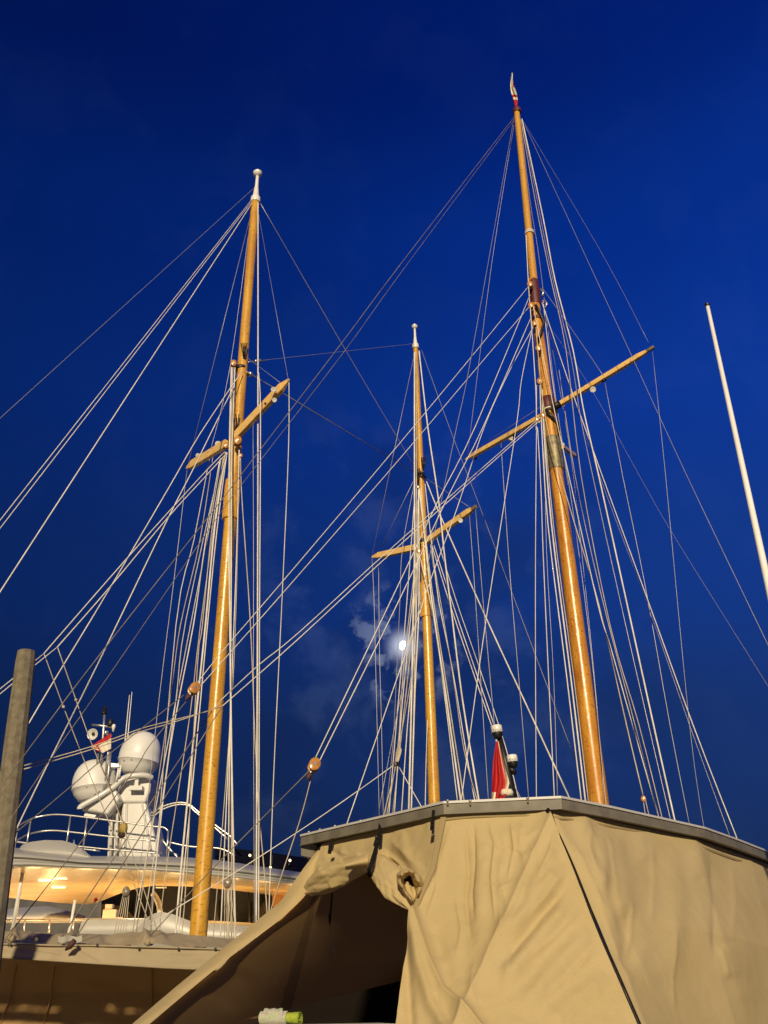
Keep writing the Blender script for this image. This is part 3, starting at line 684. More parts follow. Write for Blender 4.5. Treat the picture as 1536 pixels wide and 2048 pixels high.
def sheet(left, right, nu, nv, folds, crumple=0.0, cs=.02, bot=None, top=None, gain=1.0):
    """canvas between two edge curves (px, py, distance); folds push it towards or away from the viewer"""
    G = np.zeros((nv + 1, nu + 1, 3))
    for i in range(nv + 1):
        v = i / nv; a_ = polyat(left, v); b_ = polyat(right, v)
        for j in range(nu + 1):
            G[i, j] = a_ + (b_ - a_) * (j / nu)
    if top:                                             # Coons correction for curved upper / lower edges
        for j in range(nu + 1):
            u = j / nu; tq = polyat(top, u); dt = tq - G[0, j].copy(); bq = polyat(bot, u) if bot else G[nv, j].copy(); db = bq - G[nv, j].copy()
            for i in range(nv + 1):
                v = i / nv; G[i, j] += dt * (1 - v) + db * v
    X, Yp = G[..., 0], G[..., 1]; D = np.zeros(X.shape)
    for poly, wd, amp, kind in folds:
        d, s_, f_ = seg_dist(X, Yp, poly)
        fade = np.clip(np.minimum(f_, 1 - f_) * 5, 0, 1) if 'e' not in kind else np.clip((1 - f_) * 5, 0, 1)
        if 'n' in kind: fade = 1.0
        if 'r' in kind: prof = np.exp(-np.abs(d / wd) ** 1.3)                      # ridge
        elif 's' in kind: prof = np.where(s_ > 0, np.exp(-d / wd), np.exp(-d / (wd * .38)))   # steep on one side
        elif 't' in kind: prof = np.where(s_ < 0, np.exp(-d / wd), np.exp(-d / (wd * .38)))
        else: prof = np.exp(-(d / wd) ** 2)
        D += amp * prof * fade * (gain if abs(amp) < .05 else 1)
    rows = []
    pts = [[P(G[i, j, 0], G[i, j, 1], G[i, j, 2]) for j in range(nu + 1)] for i in range(nv + 1)]
    for i in range(nv + 1):
        row = []
        for j in range(nu + 1):
            p = pts[i][j]
            if crumple:
                q = Vector((X[i, j] * cs, Yp[i, j] * cs, 3.3))
                k = noise.multi_fractal(q, 1.0, 2.1, 4) ; D[i, j] += crumple * (1 - abs(noise.noise(q * 1.3)) * 2) + crumple * .35 * (k - 1)
            e1 = pts[i][min(j + 1, nu)] - pts[i][max(j - 1, 0)]; e2 = pts[min(i + 1, nv)][j] - pts[max(i - 1, 0)][j]
            nn = e2.cross(e1)
            nn = nn.normalized() if nn.length > 1e-9 else Vector((0, -1, 0))
            if nn.dot(EYE - p) < 0: nn = -nn
            row.append(p + nn * float(D[i, j]))
        rows.append(row)
    return MB().grid(rows), rows

ZR = 3.20
top_px = [(602, 1672), (887, 1606), (1122, 1595.5), (1221, 1615), (1409, 1657), (1474, 1680), (1700, 1768)]
edge = [Pz(x, y, ZR) for x, y in top_px]
tent = thing('boat_tent', (2.6, 11, 0), 'beige canvas tent with aluminium roof edge and tied up door flap', 'tent')
def yf(x):                                               # distance of the roof edge at a pixel column
    for (p, q), (e, f) in zip(zip(top_px, top_px[1:]), zip(edge, edge[1:])):
        if p[0] <= x <= q[0]: return e.y + (f.y - e.y) * (x - p[0]) / (q[0] - p[0])
    return edge[0].y if x < top_px[0][0] else edge[-1].y
# roof slab
back = [Vector((9.5, 24, ZR + .25)), Vector((3.2, 24, ZR + .25)), Vector((.2, 17, ZR))]
inner = [e + Vector((0, .06, 0)) for e in edge]
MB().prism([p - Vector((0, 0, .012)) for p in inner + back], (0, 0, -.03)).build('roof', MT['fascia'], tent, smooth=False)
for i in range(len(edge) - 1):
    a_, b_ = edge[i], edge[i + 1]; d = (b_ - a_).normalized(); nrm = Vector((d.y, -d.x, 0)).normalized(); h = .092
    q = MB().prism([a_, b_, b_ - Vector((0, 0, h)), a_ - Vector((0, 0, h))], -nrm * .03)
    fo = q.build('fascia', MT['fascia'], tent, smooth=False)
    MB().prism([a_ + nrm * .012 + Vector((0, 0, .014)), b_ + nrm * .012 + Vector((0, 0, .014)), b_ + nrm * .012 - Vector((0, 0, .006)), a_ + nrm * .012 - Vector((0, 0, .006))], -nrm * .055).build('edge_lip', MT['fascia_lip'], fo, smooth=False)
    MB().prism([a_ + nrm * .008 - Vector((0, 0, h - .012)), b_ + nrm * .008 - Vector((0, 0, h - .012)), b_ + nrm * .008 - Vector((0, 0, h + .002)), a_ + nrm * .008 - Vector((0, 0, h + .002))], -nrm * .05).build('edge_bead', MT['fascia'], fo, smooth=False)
# gutter end at the left
a_ = edge[0]; d = (edge[1] - edge[0]).normalized(); nrm = Vector((d.y, -d.x, 0))
g = MB(); g.prism([P(602, 1678, 9.78), P(633, 1691, 9.7), P(627, 1716, 9.7), P(602, 1711, 9.78)], Vector((.10, .5, 0))); g.build('gutter_end', MT['fascia'], tent, smooth=False)
for x, y in ((618, 1664), (640, 1659), (670, 1652), (721, 1642), (772, 1631), (835, 1617), (895, 1602), (940, 1602), (1055, 1597)):
    p = P(x, y + 2, yf(x)); MB().lathe(p - Vector((0, .02, .03)), (0, 0, 1), [(0, .008), (.03, .008), (.035, .013), (.045, .013)], 8).build('stud', MT['steel'], tent)

def tz(x, y, rec=.07): return (x, y, yf(x) + rec)
# upper front panel over the door
fo = [([(650, 1700), (700, 1715), (735, 1712)], 9, -.022, 'r'), ([(672, 1702), (720, 1722)], 7, .018, 'r'), ([(760, 1690), (800, 1720), (835, 1760)], 12, -.02, 'r'),
      ([(800, 1660), (822, 1730), (845, 1780)], 10, .012, 'g'), ([(645, 1725), (640, 1780)], 9, .02, 'r'), ([(780, 1680), (850, 1745)], 9, .015, 'r')]
sh, rw = sheet([tz(644, 1688), (631, 1738, 9.55), (614, 1792, 9.35)], [tz(888, 1628), (866, 1738, 8.0), (826, 1824, 7.85)], 80, 48, fo, .006, .03, gain=1.5,
           top=[tz(644, 1688), tz(757, 1661), tz(888, 1628)], bot=[(614, 1792, 9.35), (670, 1782, 9.0), (738, 1740, 8.6), (780, 1795, 8.2), (826, 1824, 7.85)])
sh.build('front_panel', MT['canvas'], tent)
# big front panel right of the door
fo = [([(1107, 1630), (1042, 1774), (975, 1925), (925, 2040), (905, 2085)], 55, .085, 'sn'),          # long crease from the corner
      ([(930, 1650), (936, 1740), (929, 1800), (944, 1885)], 16, -.030, 's'), ([(952, 1660), (962, 1760), (955, 1850), (968, 1930)], 20, .022, 'g'),
      ([(905, 1640), (880, 1740), (838, 1815)], 7, .012, 'r'), ([(893, 1640), (866, 1740), (830, 1815)], 4, -.008, 'r'),
      ([(1000, 1650), (1010, 1700), (1000, 1760), (1016, 1830)], 14, .018, 'r'), ([(1045, 1640), (1040, 1690), (1052, 1740)], 12, .016, 'r'),
      ([(985, 1680), (1040, 1715), (1060, 1700)], 12, -.012, 'r'), ([(965, 1720), (1015, 1740)], 9, .010, 'r'),
      ([(1128, 1730), (1080, 1800), (1010, 1890)], 17, .045, 'g'), ([(1150, 1800), (1090, 1870), (1000, 1985)], 20, .048, 'g'), ([(1183, 1860), (1120, 1930), (1035, 2030)], 24, .040, 'g'),
      ([(1140, 1765), (1080, 1840), (1000, 1945)], 10, -.018, 'g'), ([(1215, 1950), (1140, 2010), (1090, 2060)], 24, .022, 'g'), ([(1120, 1690), (1085, 1745), (1050, 1820)], 12, .02, 'g'),
      ([(832, 1830), (860, 1920), (890, 1985), (945, 2040), (975, 2075)], 26, .075, 'tn'),               # folded back door edge
      ([(822, 1835), (838, 1930), (862, 2010), (900, 2080)], 13, .05, 'gn'), ([(812, 1880), (815, 1960), (822, 2080)], 11, -.03, 'gn'),
      ([(905, 1880), (915, 1960), (935, 2010)], 16, .014, 'g'), ([(868, 1850), (882, 1930)], 14, -.012, 'g'),
      ([(1060, 1760), (1030, 1830), (990, 1900)], 9, .010, 'r'),
      ([(948, 1640), (950, 1720), (944, 1790), (950, 1850)], 10, -.022, 't'), ([(1020, 1640), (1028, 1700), (1015, 1770)], 8, .016, 's'), ([(975, 1640), (990, 1690), (984, 1760), (992, 1850)], 9, .017, 's'),
      ([(1000, 1655), (1050, 1680), (1085, 1662)], 8, .010, 'r'), ([(1010, 1690), (1062, 1722), (1080, 1700)], 7, .009, 's'), ([(960, 1690), (1005, 1706)], 6, .008, 'r'), ([(968, 1770), (1000, 1785), (1030, 1770)], 7, .008, 'r'),
      ([(1135, 1745), (1095, 1800), (1055, 1850)], 7, .015, 's'), ([(1165, 1815), (1110, 1880), (1060, 1925)], 9, .016, 's'), ([(1195, 1890), (1150, 1945), (1090, 2000)], 10, .016, 's'), ([(1112, 1660), (1100, 1720), (1075, 1770)], 8, .014, 's'),
      ([(910, 1790), (922, 1860), (912, 1930)], 8, .010, 's'), ([(880, 1700), (872, 1780), (850, 1850)], 8, .010, 's'), ([(950, 1930), (945, 1980), (955, 2020)], 9, .009, 'r')]
sh, rwf = sheet([tz(887, 1628), (865, 1738, 8.0), (826, 1823, 7.85), (806, 1930, 7.6), (786, 2095, 7.25)],
            [tz(1096, 1621), (1170, 1790, 7.55), (1235, 1945, 7.30), (1302, 2095, 7.05)], 210, 180, fo, .0045, .022, gain=1.35,
            top=[tz(887, 1628), tz(943, 1624), tz(1096, 1621)], bot=[(786, 2095, 7.25), (1040, 2095, 7.0), (1302, 2095, 7.05)])
sh.build('front_panel', MT['canvas'], tent)
# right side panel
fo = [([(1110, 1640), (1190, 1800), (1300, 2080)], 30, .02, 'sn'), ([(1165, 1650), (1178, 1720), (1215, 1800)], 17, .025, 'e'), ([(1196, 1655), (1205, 1720), (1200, 1790)], 14, .022, 'g'),
      ([(1225, 1660), (1240, 1740), (1252, 1850)], 20, .018, 'g'), ([(1150, 1690), (1200, 1790), (1230, 1870)], 13, .015, 'g'), ([(1247, 1810), (1258, 1890), (1245, 1950)], 20, -.022, 'g'),
      ([(1340, 1690), (1350, 1800), (1345, 1960)], 24, .020, 'g'), ([(1420, 1700), (1428, 1800), (1430, 1930)], 20, -.018, 's'), ([(1440, 1890), (1455, 1960)], 16, .018, 's'),
      ([(1390, 1690), (1395, 1760)], 18, .016, 'g'), ([(1280, 1660), (1285, 1730)], 20, .016, 'g'), ([(1480, 1720), (1490, 1900), (1500, 2060)], 30, .016, 'g'), ([(1170, 2040), (1400, 1985), (1560, 2040)], 60, -.012, 'g'),
      ([(1180, 1650), (1172, 1700), (1190, 1760)], 7, .012, 's'), ([(1210, 1660), (1222, 1730), (1232, 1800)], 8, .012, 's'), ([(1140, 1680), (1170, 1750), (1210, 1830)], 7, .012, 't'), ([(1300, 1680), (1306, 1760), (1300, 1850)], 9, .010, 's'),
      ([(1262, 1800), (1262, 1870), (1250, 1920)], 7, .012, 's'), ([(1350, 1850), (1346, 1950), (1352, 2030)], 8, .010, 't'), ([(1460, 1720), (1466, 1800), (1462, 1880)], 9, .010, 's')]
sh, rws = sheet([tz(1096, 1621), (1170, 1790, 7.55), (1235, 1945, 7.30), (1302, 2095, 7.05)],
            [tz(1690, 1778), (1720, 1950, 12.2), (1760, 2200, 11.0)], 180, 120, fo, .003, .012, gain=1.15,
            top=[tz(1096, 1621), tz(1166, 1631), tz(1391, 1678), tz(1500, 1716), tz(1690, 1785)], bot=[(1302, 2095, 7.05), (1500, 2140, 8.3), (1760, 2200, 11.0)])
sh.build('side_panel', MT['canvas'], tent)
# stitched hem under the roof edge
for xs in ([(892, 1639), (943, 1634), (1020, 1632), (1090, 1631)], [(1106, 1634), (1166, 1643), (1280, 1664), (1391, 1690), (1500, 1729), (1600, 1764)]):
    hb = []
    for i in range(60):
        x, y = polyat(xs, i / 59); yq = yf(x) + .035; hb.append([P(x, y - 3, yq + .01), P(x, y - 1, yq - .004), P(x, y + 1, yq - .004), P(x, y + 3, yq + .012)])
    MB().grid(hb).build('hem_band', MT['seam'], tent)
# dark cord down the corner seam
kn = [(1096, 1620), (1112, 1655), (1143, 1722), (1170, 1788), (1202, 1868), (1235, 1943), (1300, 2092)]
pts = [P(x, y, polyat([tz(1096, 1621), (1170, 1790, 7.55), (1235, 1945, 7.30), (1302, 2095, 7.05)], (y - 1620) / 475)[2] - .055) for x, y in kn]
MB().tube(smooth_pts(pts), [.016, .02] + [.007] * (len(smooth_pts(pts)) - 2), 6).build('seam_cord', MT['strap'], tent)
MB().tube(pts[:2], [.03, .008], 6).build('cord_toggle', MT['strap'], tent)
# stitched zip band beside the door
zb = []
for i in range(25):
    v = i / 24; x, y = polyat([(887, 1634), (865, 1738), (828, 1820)], v); yy = polyat([tz(887, 1628), (865, 1738, 8.0), (826, 1823, 7.85)], v)[2] - .035
    zb.append([P(x - 6, y, yy), P(x - 3, y, yy - .012), P(x, y, yy - .004), P(x + 3, y, yy - .012), P(x + 6, y, yy)])
MB().grid(zb).build('zip_band', MT['seam'], tent)

# left wall: lit hem and shaded inner face
S_out = [(644, 1688, 9.72), (608, 1735, 9.6), (560, 1804, 9.35), (450, 1893, 8.9), (350, 1975, 8.4), (215, 2090, 7.7)]
S_in = [(650, 1700, 9.70), (631, 1742, 9.55), (610, 1792, 9.3), (565, 1836, 9.05), (460, 1914, 8.65), (365, 1992, 8.2), (240, 2098, 7.55)]
hem = []
for i in range(60):
    v = i / 59; A_ = polyat(S_out, v); B_ = polyat(S_in, v); row = []
    for j in range(9):
        u = j / 8; q = A_ + (B_ - A_) * u
        row.append(P(q[0], q[1], q[2] - .05 * math.sin(u * math.pi) - .012 * math.sin(v * 30 + u * 3) * math.sin(u * math.pi)))
    hem.append(row)
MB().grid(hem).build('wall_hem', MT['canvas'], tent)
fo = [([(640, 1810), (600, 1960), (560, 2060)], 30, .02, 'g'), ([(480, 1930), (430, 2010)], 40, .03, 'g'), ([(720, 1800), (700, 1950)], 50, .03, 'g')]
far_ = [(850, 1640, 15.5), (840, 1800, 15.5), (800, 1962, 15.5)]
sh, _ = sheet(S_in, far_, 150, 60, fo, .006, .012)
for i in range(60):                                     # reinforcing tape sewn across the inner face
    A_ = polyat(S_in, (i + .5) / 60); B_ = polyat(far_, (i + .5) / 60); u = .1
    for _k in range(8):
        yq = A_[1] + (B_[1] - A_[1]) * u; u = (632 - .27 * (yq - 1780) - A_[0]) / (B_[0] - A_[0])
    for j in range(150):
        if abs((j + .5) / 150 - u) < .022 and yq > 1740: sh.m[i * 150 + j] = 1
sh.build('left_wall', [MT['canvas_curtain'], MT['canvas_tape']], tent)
# rolled up door flap: two tied bundles
def bundle(knots, name, seed, n=72, m=64, lob=6, depth_=.6):
    rows = []
    for i in range(n + 1):
        v = i / n; x, y, Yq, wa, wb = polyat(knots, v); x2, y2 = polyat(knots, min(1, v + .01))[:2]; x1, y1 = polyat(knots, max(0, v - .01))[:2]
        tx, ty = x2 - x1, y2 - y1; l = math.hypot(tx, ty); nx, ny = -ty / l, tx / l; row = []
        for j in range(m + 1):
            a_ = 2 * math.pi * j / m; ca, sa = math.cos(a_), math.sin(a_)
            crease = 1 + .12 * math.sin(lob * a_ + v * 5 + seed) * (.5 + .5 * math.sin(v * math.pi)) + .16 * (noise.noise(Vector((ca * 1.4, sa * 1.4 + seed, v * 2.2))) )
            crease += .10 * (1 - 2 * abs(noise.noise(Vector((ca * 2.6 + v * 2, sa * 2.6 + seed, v * 3)))))
            ph = lob * .5 * a_ + v * 4.2 + seed + 1.1 * noise.noise(Vector((ca, sa + seed, v * 2.5)))
            crease *= .86 + .22 * abs(math.sin(ph)) + .10 * abs(math.sin(ph * 2.3 + v * 6))
            off = (wa if ca > 0 else wb) * ca * (crease * .5 + .5)
            sc = Yq / FPX
            row.append(P(x + nx * off, y + ny * off, Yq - sa * depth_ * (wa + wb) * .5 * sc * crease))
        rows.append(row)
    return MB().grid(rows)
bundle([(613, 1782, 9.2, 12, 10), (626, 1772, 9.1, 20, 16), (650, 1756, 8.95, 30, 22), (690, 1738, 8.75, 26, 22), (722, 1727, 8.55, 20, 22), (742, 1724, 8.42, 17, 19)], 'l', 1.7, lob=5).build('rolled_flap', MT['canvas'], tent)
bundle([(744, 1716, 8.40, 16, 12), (758, 1728, 8.3, 26, 20), (778, 1752, 8.15, 30, 27), (796, 1776, 8.05, 27, 30), (812, 1798, 7.95, 18, 22), (824, 1818, 7.88, 6, 7)], 'r', 4.1, lob=6).build('rolled_flap', MT['canvas'], tent)
# the open folded end of the right bundle: petals round a hollow whose shade is a black plate
rim = [(793, 1748), (803, 1738), (818, 1735), (831, 1741), (842, 1752), (849, 1768), (845, 1782), (836, 1797), (825, 1812), (814, 1800), (803, 1784), (794, 1768)]
hole = [(809, 1759), (813, 1756), (818, 1751), (821, 1752), (823, 1758), (826, 1766), (829, 1776), (831, 1787), (825, 1790), (819, 1783), (813, 1772), (809, 1765)]
rr_ = []
for i in range(15):
    v = i / 14; row = []
    for j in range(49):
        u = (j % 48) / 48 * 12; k = int(u); f_ = u - k; A_ = np.array(rim[k]) * (1 - f_) + np.array(rim[(k + 1) % 12]) * f_; B_ = np.array(hole[k]) * (1 - f_) + np.array(hole[(k + 1) % 12]) * f_
        q = A_ + (B_ - A_) * v; cr_ = .05 * (1 - 2 * abs(f_ - .5)) * (1 if k % 2 else -1) * math.sin(v * math.pi) + .035 * noise.noise(Vector((q[0] * .08, q[1] * .08, 1.7)))
        row.append(P(q[0], q[1], 7.90 - .10 * math.sin(min(1, v * 2.2) * math.pi / 2) + max(0, v - .5) * .42 + cr_))
    rr_.append(row)
MB().grid(rr_).build('flap_fold', MT['canvas'], tent)
MB().prism([P(x, y, 7.985) for x, y in hole], (0, .02, 0)).build('flap_shade_plate', MT['hull_and_shade'], tent, smooth=False)
# pointed pleats pulled towards the strap
for q in ([(692, 1722), (738, 1705), (736, 1735), (690, 1740)], [(748, 1702), (765, 1698), (800, 1730), (775, 1735)]):
    yy = 8.45
    r_ = []
    for i in range(9):
        v = i / 8; r_.append([P(q[0][0] + (q[1][0] - q[0][0]) * v + ((q[3][0] + (q[2][0] - q[3][0]) * v) - (q[0][0] + (q[1][0] - q[0][0]) * v)) * u,
                               q[0][1] + (q[1][1] - q[0][1]) * v + ((q[3][1] + (q[2][1] - q[3][1]) * v) - (q[0][1] + (q[1][1] - q[0][1]) * v)) * u,
                               yy - .10 * math.sin(u * math.pi) - .05 * v) for u in [k / 8 for k in range(9)]])
    MB().grid(r_).build('pleat', MT['canvas'], tent)
# straps and buckles
def ribbon(kn, wpx, dy=0):
    pts = smooth_pts([P(*k) for k in kn], 4); mb = MB(); rows = []
    for i, p in enumerate(pts):
        d = (pts[min(i + 1, len(pts) - 1)] - pts[max(i - 1, 0)]).normalized(); s_ = d.cross(EYE - p).normalized(); r_ = rad(wpx, p)
        f = (EYE - p).normalized() * .006
        rows.append([p - s_ * r_ - f, p - s_ * r_ + f, p + s_ * r_ + f, p + s_ * r_ - f, p - s_ * r_ - f])
    return mb.grid(rows)
def buckle(par, x, y, Yq, wpx, hpx, tilt=0):
    c = P(x, y, Yq); r_ = rad(wpx, c); h = rad(hpx, c); rot = Matrix.Rotation(tilt, 3, 'Y')
    b_ = MB(); b_.box(c, (2 * r_, .03, 2 * h), rot); b_.box(c + Vector((0, -.02, 0)), (1.4 * r_, .02, .7 * h), rot); b_.box(c + rot @ Vector((0, -.015, h * .8)), (2.3 * r_, .02, .35 * h), rot)
    return b_.build('buckle', MT['strap'], par, smooth=False)
s1 = ribbon([(666, 1664, yf(666) + .02), (664, 1680, yf(664) - .05), (662, 1690, yf(662) - .06)], 5).build('strap', MT['strap'], tent); buckle(s1, 660, 1699, 9.15, 7, 16, .15)
s2 = ribbon([(761, 1648, yf(761) - .05), (758, 1672, 8.60), (751, 1700, 8.35), (744, 1722, 8.12), (738, 1742, 8.13), (741, 1754, 8.25)], 8).build('strap', MT['strap'], tent); buckle(s2, 754, 1684, 8.45, 11, 18, .3)
s3 = ribbon([(867, 1620, yf(867) - .04), (866, 1636, yf(866) - .05), (865, 1644, 7.98)], 6).build('strap', MT['strap'], tent); buckle(s3, 864, 1652, 7.95, 7, 16, .1)
s4 = ribbon([(664, 1786, 9.6), (661, 1835, 9.6), (661, 1870, 9.6), (669, 1906, 9.6)], 3.5).build('strap', MT['strap'], tent); buckle(s4, 660, 1838, 9.6, 5, 18)

# ------------------------------------------------------------------ the boat under the tent: added black box for the inner shade, white bulwark with towel
bt = thing('tented_boat', (1, 12, 0), 'white rail and black box painted as shade inside the open door of the canvas tent', 'boat')
MB().box((2.6, 15.95, .7), (7.6, .9, 3.0)).build('interior_shade_box', MT['hull_and_shade'], bt, smooth=False)
p0 = P(500, 2050, 7.6); p1 = P(775, 2045, 7.9)
d = (p1 - p0).normalized()
bw = MB(); bw.beam(p0 - d * .5 + Vector((0, 0, -.05)), p1 + Vector((0, 0, -.05)), .5, .09, bev=.3); bw.build('bulwark_rail', MT['white_paint'], bt, smooth=False)
bw = MB(); bw.beam(p0 - d * .5 + Vector((0, 0, -.55)), p1 + Vector((0, 0, -.55)), .34, .92, bev=.05); bw.build('bulwark', MT['gelcoat'], bt, smooth=False)
hl = MB(); hl.prism([(-2.0, 8.6, -1.2), (2.5, 7.6, -1.2), (8, 13, -1.2), (8, 23, -1.2), (0, 17, -1.2)], (0, 0, 1.9)); hl.build('hull', MT['hull_and_shade'], bt, smooth=False)
# rolled towel
tw = thing('rolled_towel', P(560, 2048, 7.5), 'rolled pale towel with lime green inside, lying on the white rail at the bottom', 'towel')
c0 = P(524, 2037, 7.5); c1 = P(600, 2037, 7.4); ax = (c1 - c0); R0 = rad(33, c0)
def spiral(n, r0, r1, turns, a0=0):
    return [(r0 + (r1 - r0) * i / n, a0 + turns * 2 * math.pi * i / n) for i in range(n + 1)]
def roll(mb, ca, cb, sp_, th, squash=.8):
    u = (cb - ca).normalized(); sx = u.cross(Vector((0, 0, 1))).normalized(); sz = Vector((0, 0, 1)); rows = []
    for o_ in (0, th):
        for k in range(9):
            v = k / 8 if o_ == 0 else 1 - k / 8; row = []
            for r_, a_ in sp_:
                rr = (r_ - o_) * (1 + .05 * math.sin(a_ * 2 + v * 5)); row.append(ca.lerp(cb, v) + sx * (math.cos(a_) * rr) + sz * (math.sin(a_) * rr * squash))
            rows.append(row)
    rows.append(rows[0]); return mb.grid(rows)
roll(MB(), c0, c0.lerp(c1, .70), spiral(44, R0 * .45, R0 * 1.02, 2.2), R0 * .10).build('towel_roll', MT['towel'], tw)
roll(MB(), c0.lerp(c1, .62), c1, spiral(44, R0 * .25, R0 * .98, 2.6, 1), R0 * .13).build('towel_roll', MT['lime'], tw)
MB().grid([[c0.lerp(c1, .05 + .5 * k / 8) + Vector((.0, -R0 * math.sin(j / 6 * 2.2), R0 * .9 * math.cos(j / 6 * 2.2) + .01 + .004 * math.sin(k * 2))) for k in range(9)] for j in range(7)]).build('towel_fold', MT['towel'], tw)

# ================================================================== GREY CANVAS COVER OF THE LEFT BOAT
cv = thing('boat_cover', P(200, 1900, 16), 'greyish canvas boat awning with studded hem and brown curtain at lower left', 'cover')
# sloping upper cloth from hem up and back to its ridge
hem_px = [(-140, 1882), (0, 1887), (60, 1888), (110, 1890), (180, 1890), (300, 1893), (400, 1896), (520, 1900)]
rid_px = [(-140, 1858), (0, 1862), (60, 1864), (110, 1868), (140, 1872), (180, 1869), (290, 1864), (330, 1866), (400, 1873), (475, 1879), (560, 1884)]
fo = [([(25, 1862), (30, 1886)], 8, .10, 'g'), ([(285, 1868), (295, 1892)], 9, .12, 'g'), ([(60, 1868), (120, 1890)], 9, -.08, 'r'), ([(150, 1872), (130, 1892)], 8, .12, 'r'), ([(200, 1872), (250, 1890)], 14, -.06, 'r'), ([(330, 1870), (300, 1890)], 14, .07, 'r')]
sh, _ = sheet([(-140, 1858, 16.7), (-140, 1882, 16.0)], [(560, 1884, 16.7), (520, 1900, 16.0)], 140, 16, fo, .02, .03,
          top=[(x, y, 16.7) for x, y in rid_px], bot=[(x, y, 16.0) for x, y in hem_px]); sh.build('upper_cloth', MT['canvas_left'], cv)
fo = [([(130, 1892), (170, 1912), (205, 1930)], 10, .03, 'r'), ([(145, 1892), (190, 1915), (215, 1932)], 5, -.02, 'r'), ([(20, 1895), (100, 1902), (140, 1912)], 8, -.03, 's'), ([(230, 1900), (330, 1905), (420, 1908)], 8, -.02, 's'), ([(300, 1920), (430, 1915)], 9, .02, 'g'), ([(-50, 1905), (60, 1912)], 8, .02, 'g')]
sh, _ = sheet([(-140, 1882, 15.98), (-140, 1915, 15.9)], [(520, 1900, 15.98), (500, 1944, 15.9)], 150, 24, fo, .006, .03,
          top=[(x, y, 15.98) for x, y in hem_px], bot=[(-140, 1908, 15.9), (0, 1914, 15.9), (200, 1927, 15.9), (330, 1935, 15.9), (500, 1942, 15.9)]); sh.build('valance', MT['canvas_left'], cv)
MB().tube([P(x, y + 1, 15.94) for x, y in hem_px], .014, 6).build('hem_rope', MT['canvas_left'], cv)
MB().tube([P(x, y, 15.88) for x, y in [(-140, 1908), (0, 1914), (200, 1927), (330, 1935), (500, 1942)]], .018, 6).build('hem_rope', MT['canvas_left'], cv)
for x, y in ((22, 1888), (195, 1888), (278, 1895), (357, 1896), (431, 1896)):
    p = P(x, y + 2, 15.93); MB().lathe(p, (0, -1, .1), [(0, .022), (.012, .022), (.02, .012)], 10).build('snap_stud', MT['dark_tape'], cv)
# gathered knots of cloth
for x, y, s_ in ((24, 1876, 15), (295, 1884, 13), (70, 1879, 9)):
    c = P(x, y, 15.9); r0 = rad(s_, c); k = MB(); rows = []
    for i in range(13):
        v = i / 12 * math.pi; row = []
        for j in range(25):
            a_ = 2 * math.pi * j / 24; rr = r0 * math.sin(v) * (1 + .22 * math.sin(7 * a_ + i * .3)) + .002
            row.append(c + Vector((math.cos(a_) * rr, math.sin(a_) * rr * .6, math.cos(v) * r0 * .95)))
        rows.append(row)
    k.grid(rows).build('cloth_knot', MT['canvas_left'], cv)
# white cloth under the tied ropes, with the rope tie
MB().grid([[P(116 + 6 * i, 1872 + 4 * j + 2 * math.sin(i * 1.3), 15.82 - .05 * math.sin(i * .9) + .02 * j) for i in range(9)] for j in range(4)]).build('chafe_cloth', MT['rope'], cv)
MB().tube([P(150, 1880, 15.7), P(140, 1892, 15.7), P(131, 1900, 15.75)], [.04, .05, .015], 8).build('rope_tie', MT['brown'], cv)
# curtain hanging below, set back under the awning
fo = [([(80, 1940), (60, 2000), (30, 2060)], 14, .04, 'n'), ([(105, 1935), (95, 2000), (75, 2080)], 6, -.02, 'rn'), ([(303, 1940), (302, 2060)], 6, .03, 'rn'), ([(30, 1935), (10, 2060)], 6, .03, 'rn'), ([(200, 1960), (190, 2060)], 40, .05, 'g')]
sh, _ = sheet([(-160, 1910, 18.7), (-160, 2110, 18.3)], [(540, 1925, 18.7), (540, 2110, 18.3)], 120, 40, fo, .01, .012); sh.build('curtain', MT['canvas_curtain'], cv)
for kn in ([(34, 1930), (18, 2000), (-2, 2060)], [(110, 1932), (100, 2000), (82, 2070)], [(304, 1936), (303, 2000), (300, 2070)]):
    MB().tube([P(x, y, 18.42) for x, y in kn], .018, 5).build('curtain_seam', MT['canvas_curtain'], cv)
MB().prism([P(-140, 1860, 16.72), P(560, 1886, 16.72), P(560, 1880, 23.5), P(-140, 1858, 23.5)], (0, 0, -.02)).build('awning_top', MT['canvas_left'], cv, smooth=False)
MB().prism([(-9.5, 18.6, -1.3), (-1.2, 18.6, -1.3), (3, 30, -1.3), (-2, 30, -1.3)], (0, 0, 3.2)).build('hull', MT['hull_and_shade'], cv, smooth=False)

# ================================================================== MOTOR YACHT IN THE LEFT BACKGROUND
yt = thing('motor_yacht', P(250, 1860, 38), 'white motor yacht with lit orange overhang and two white radar domes', 'yacht')
YY = 34.0
def strip(top, bot, Yt, Yb, name, m, n=60, bulge=0, nz_=10):
    rows = []
    for i in range(nz_ + 1):
        v = i / nz_; row = []
        for j in range(n + 1):
            u = j / n; A_ = polyat(top, u); B_ = polyat(bot, u); q = A_ + (B_ - A_) * v
            row.append(P(q[0], q[1], Yt + (Yb - Yt) * v - bulge * math.sin(v * math.pi)))
        rows.append(row)
    return MB().grid(rows).build(name, m, yt)
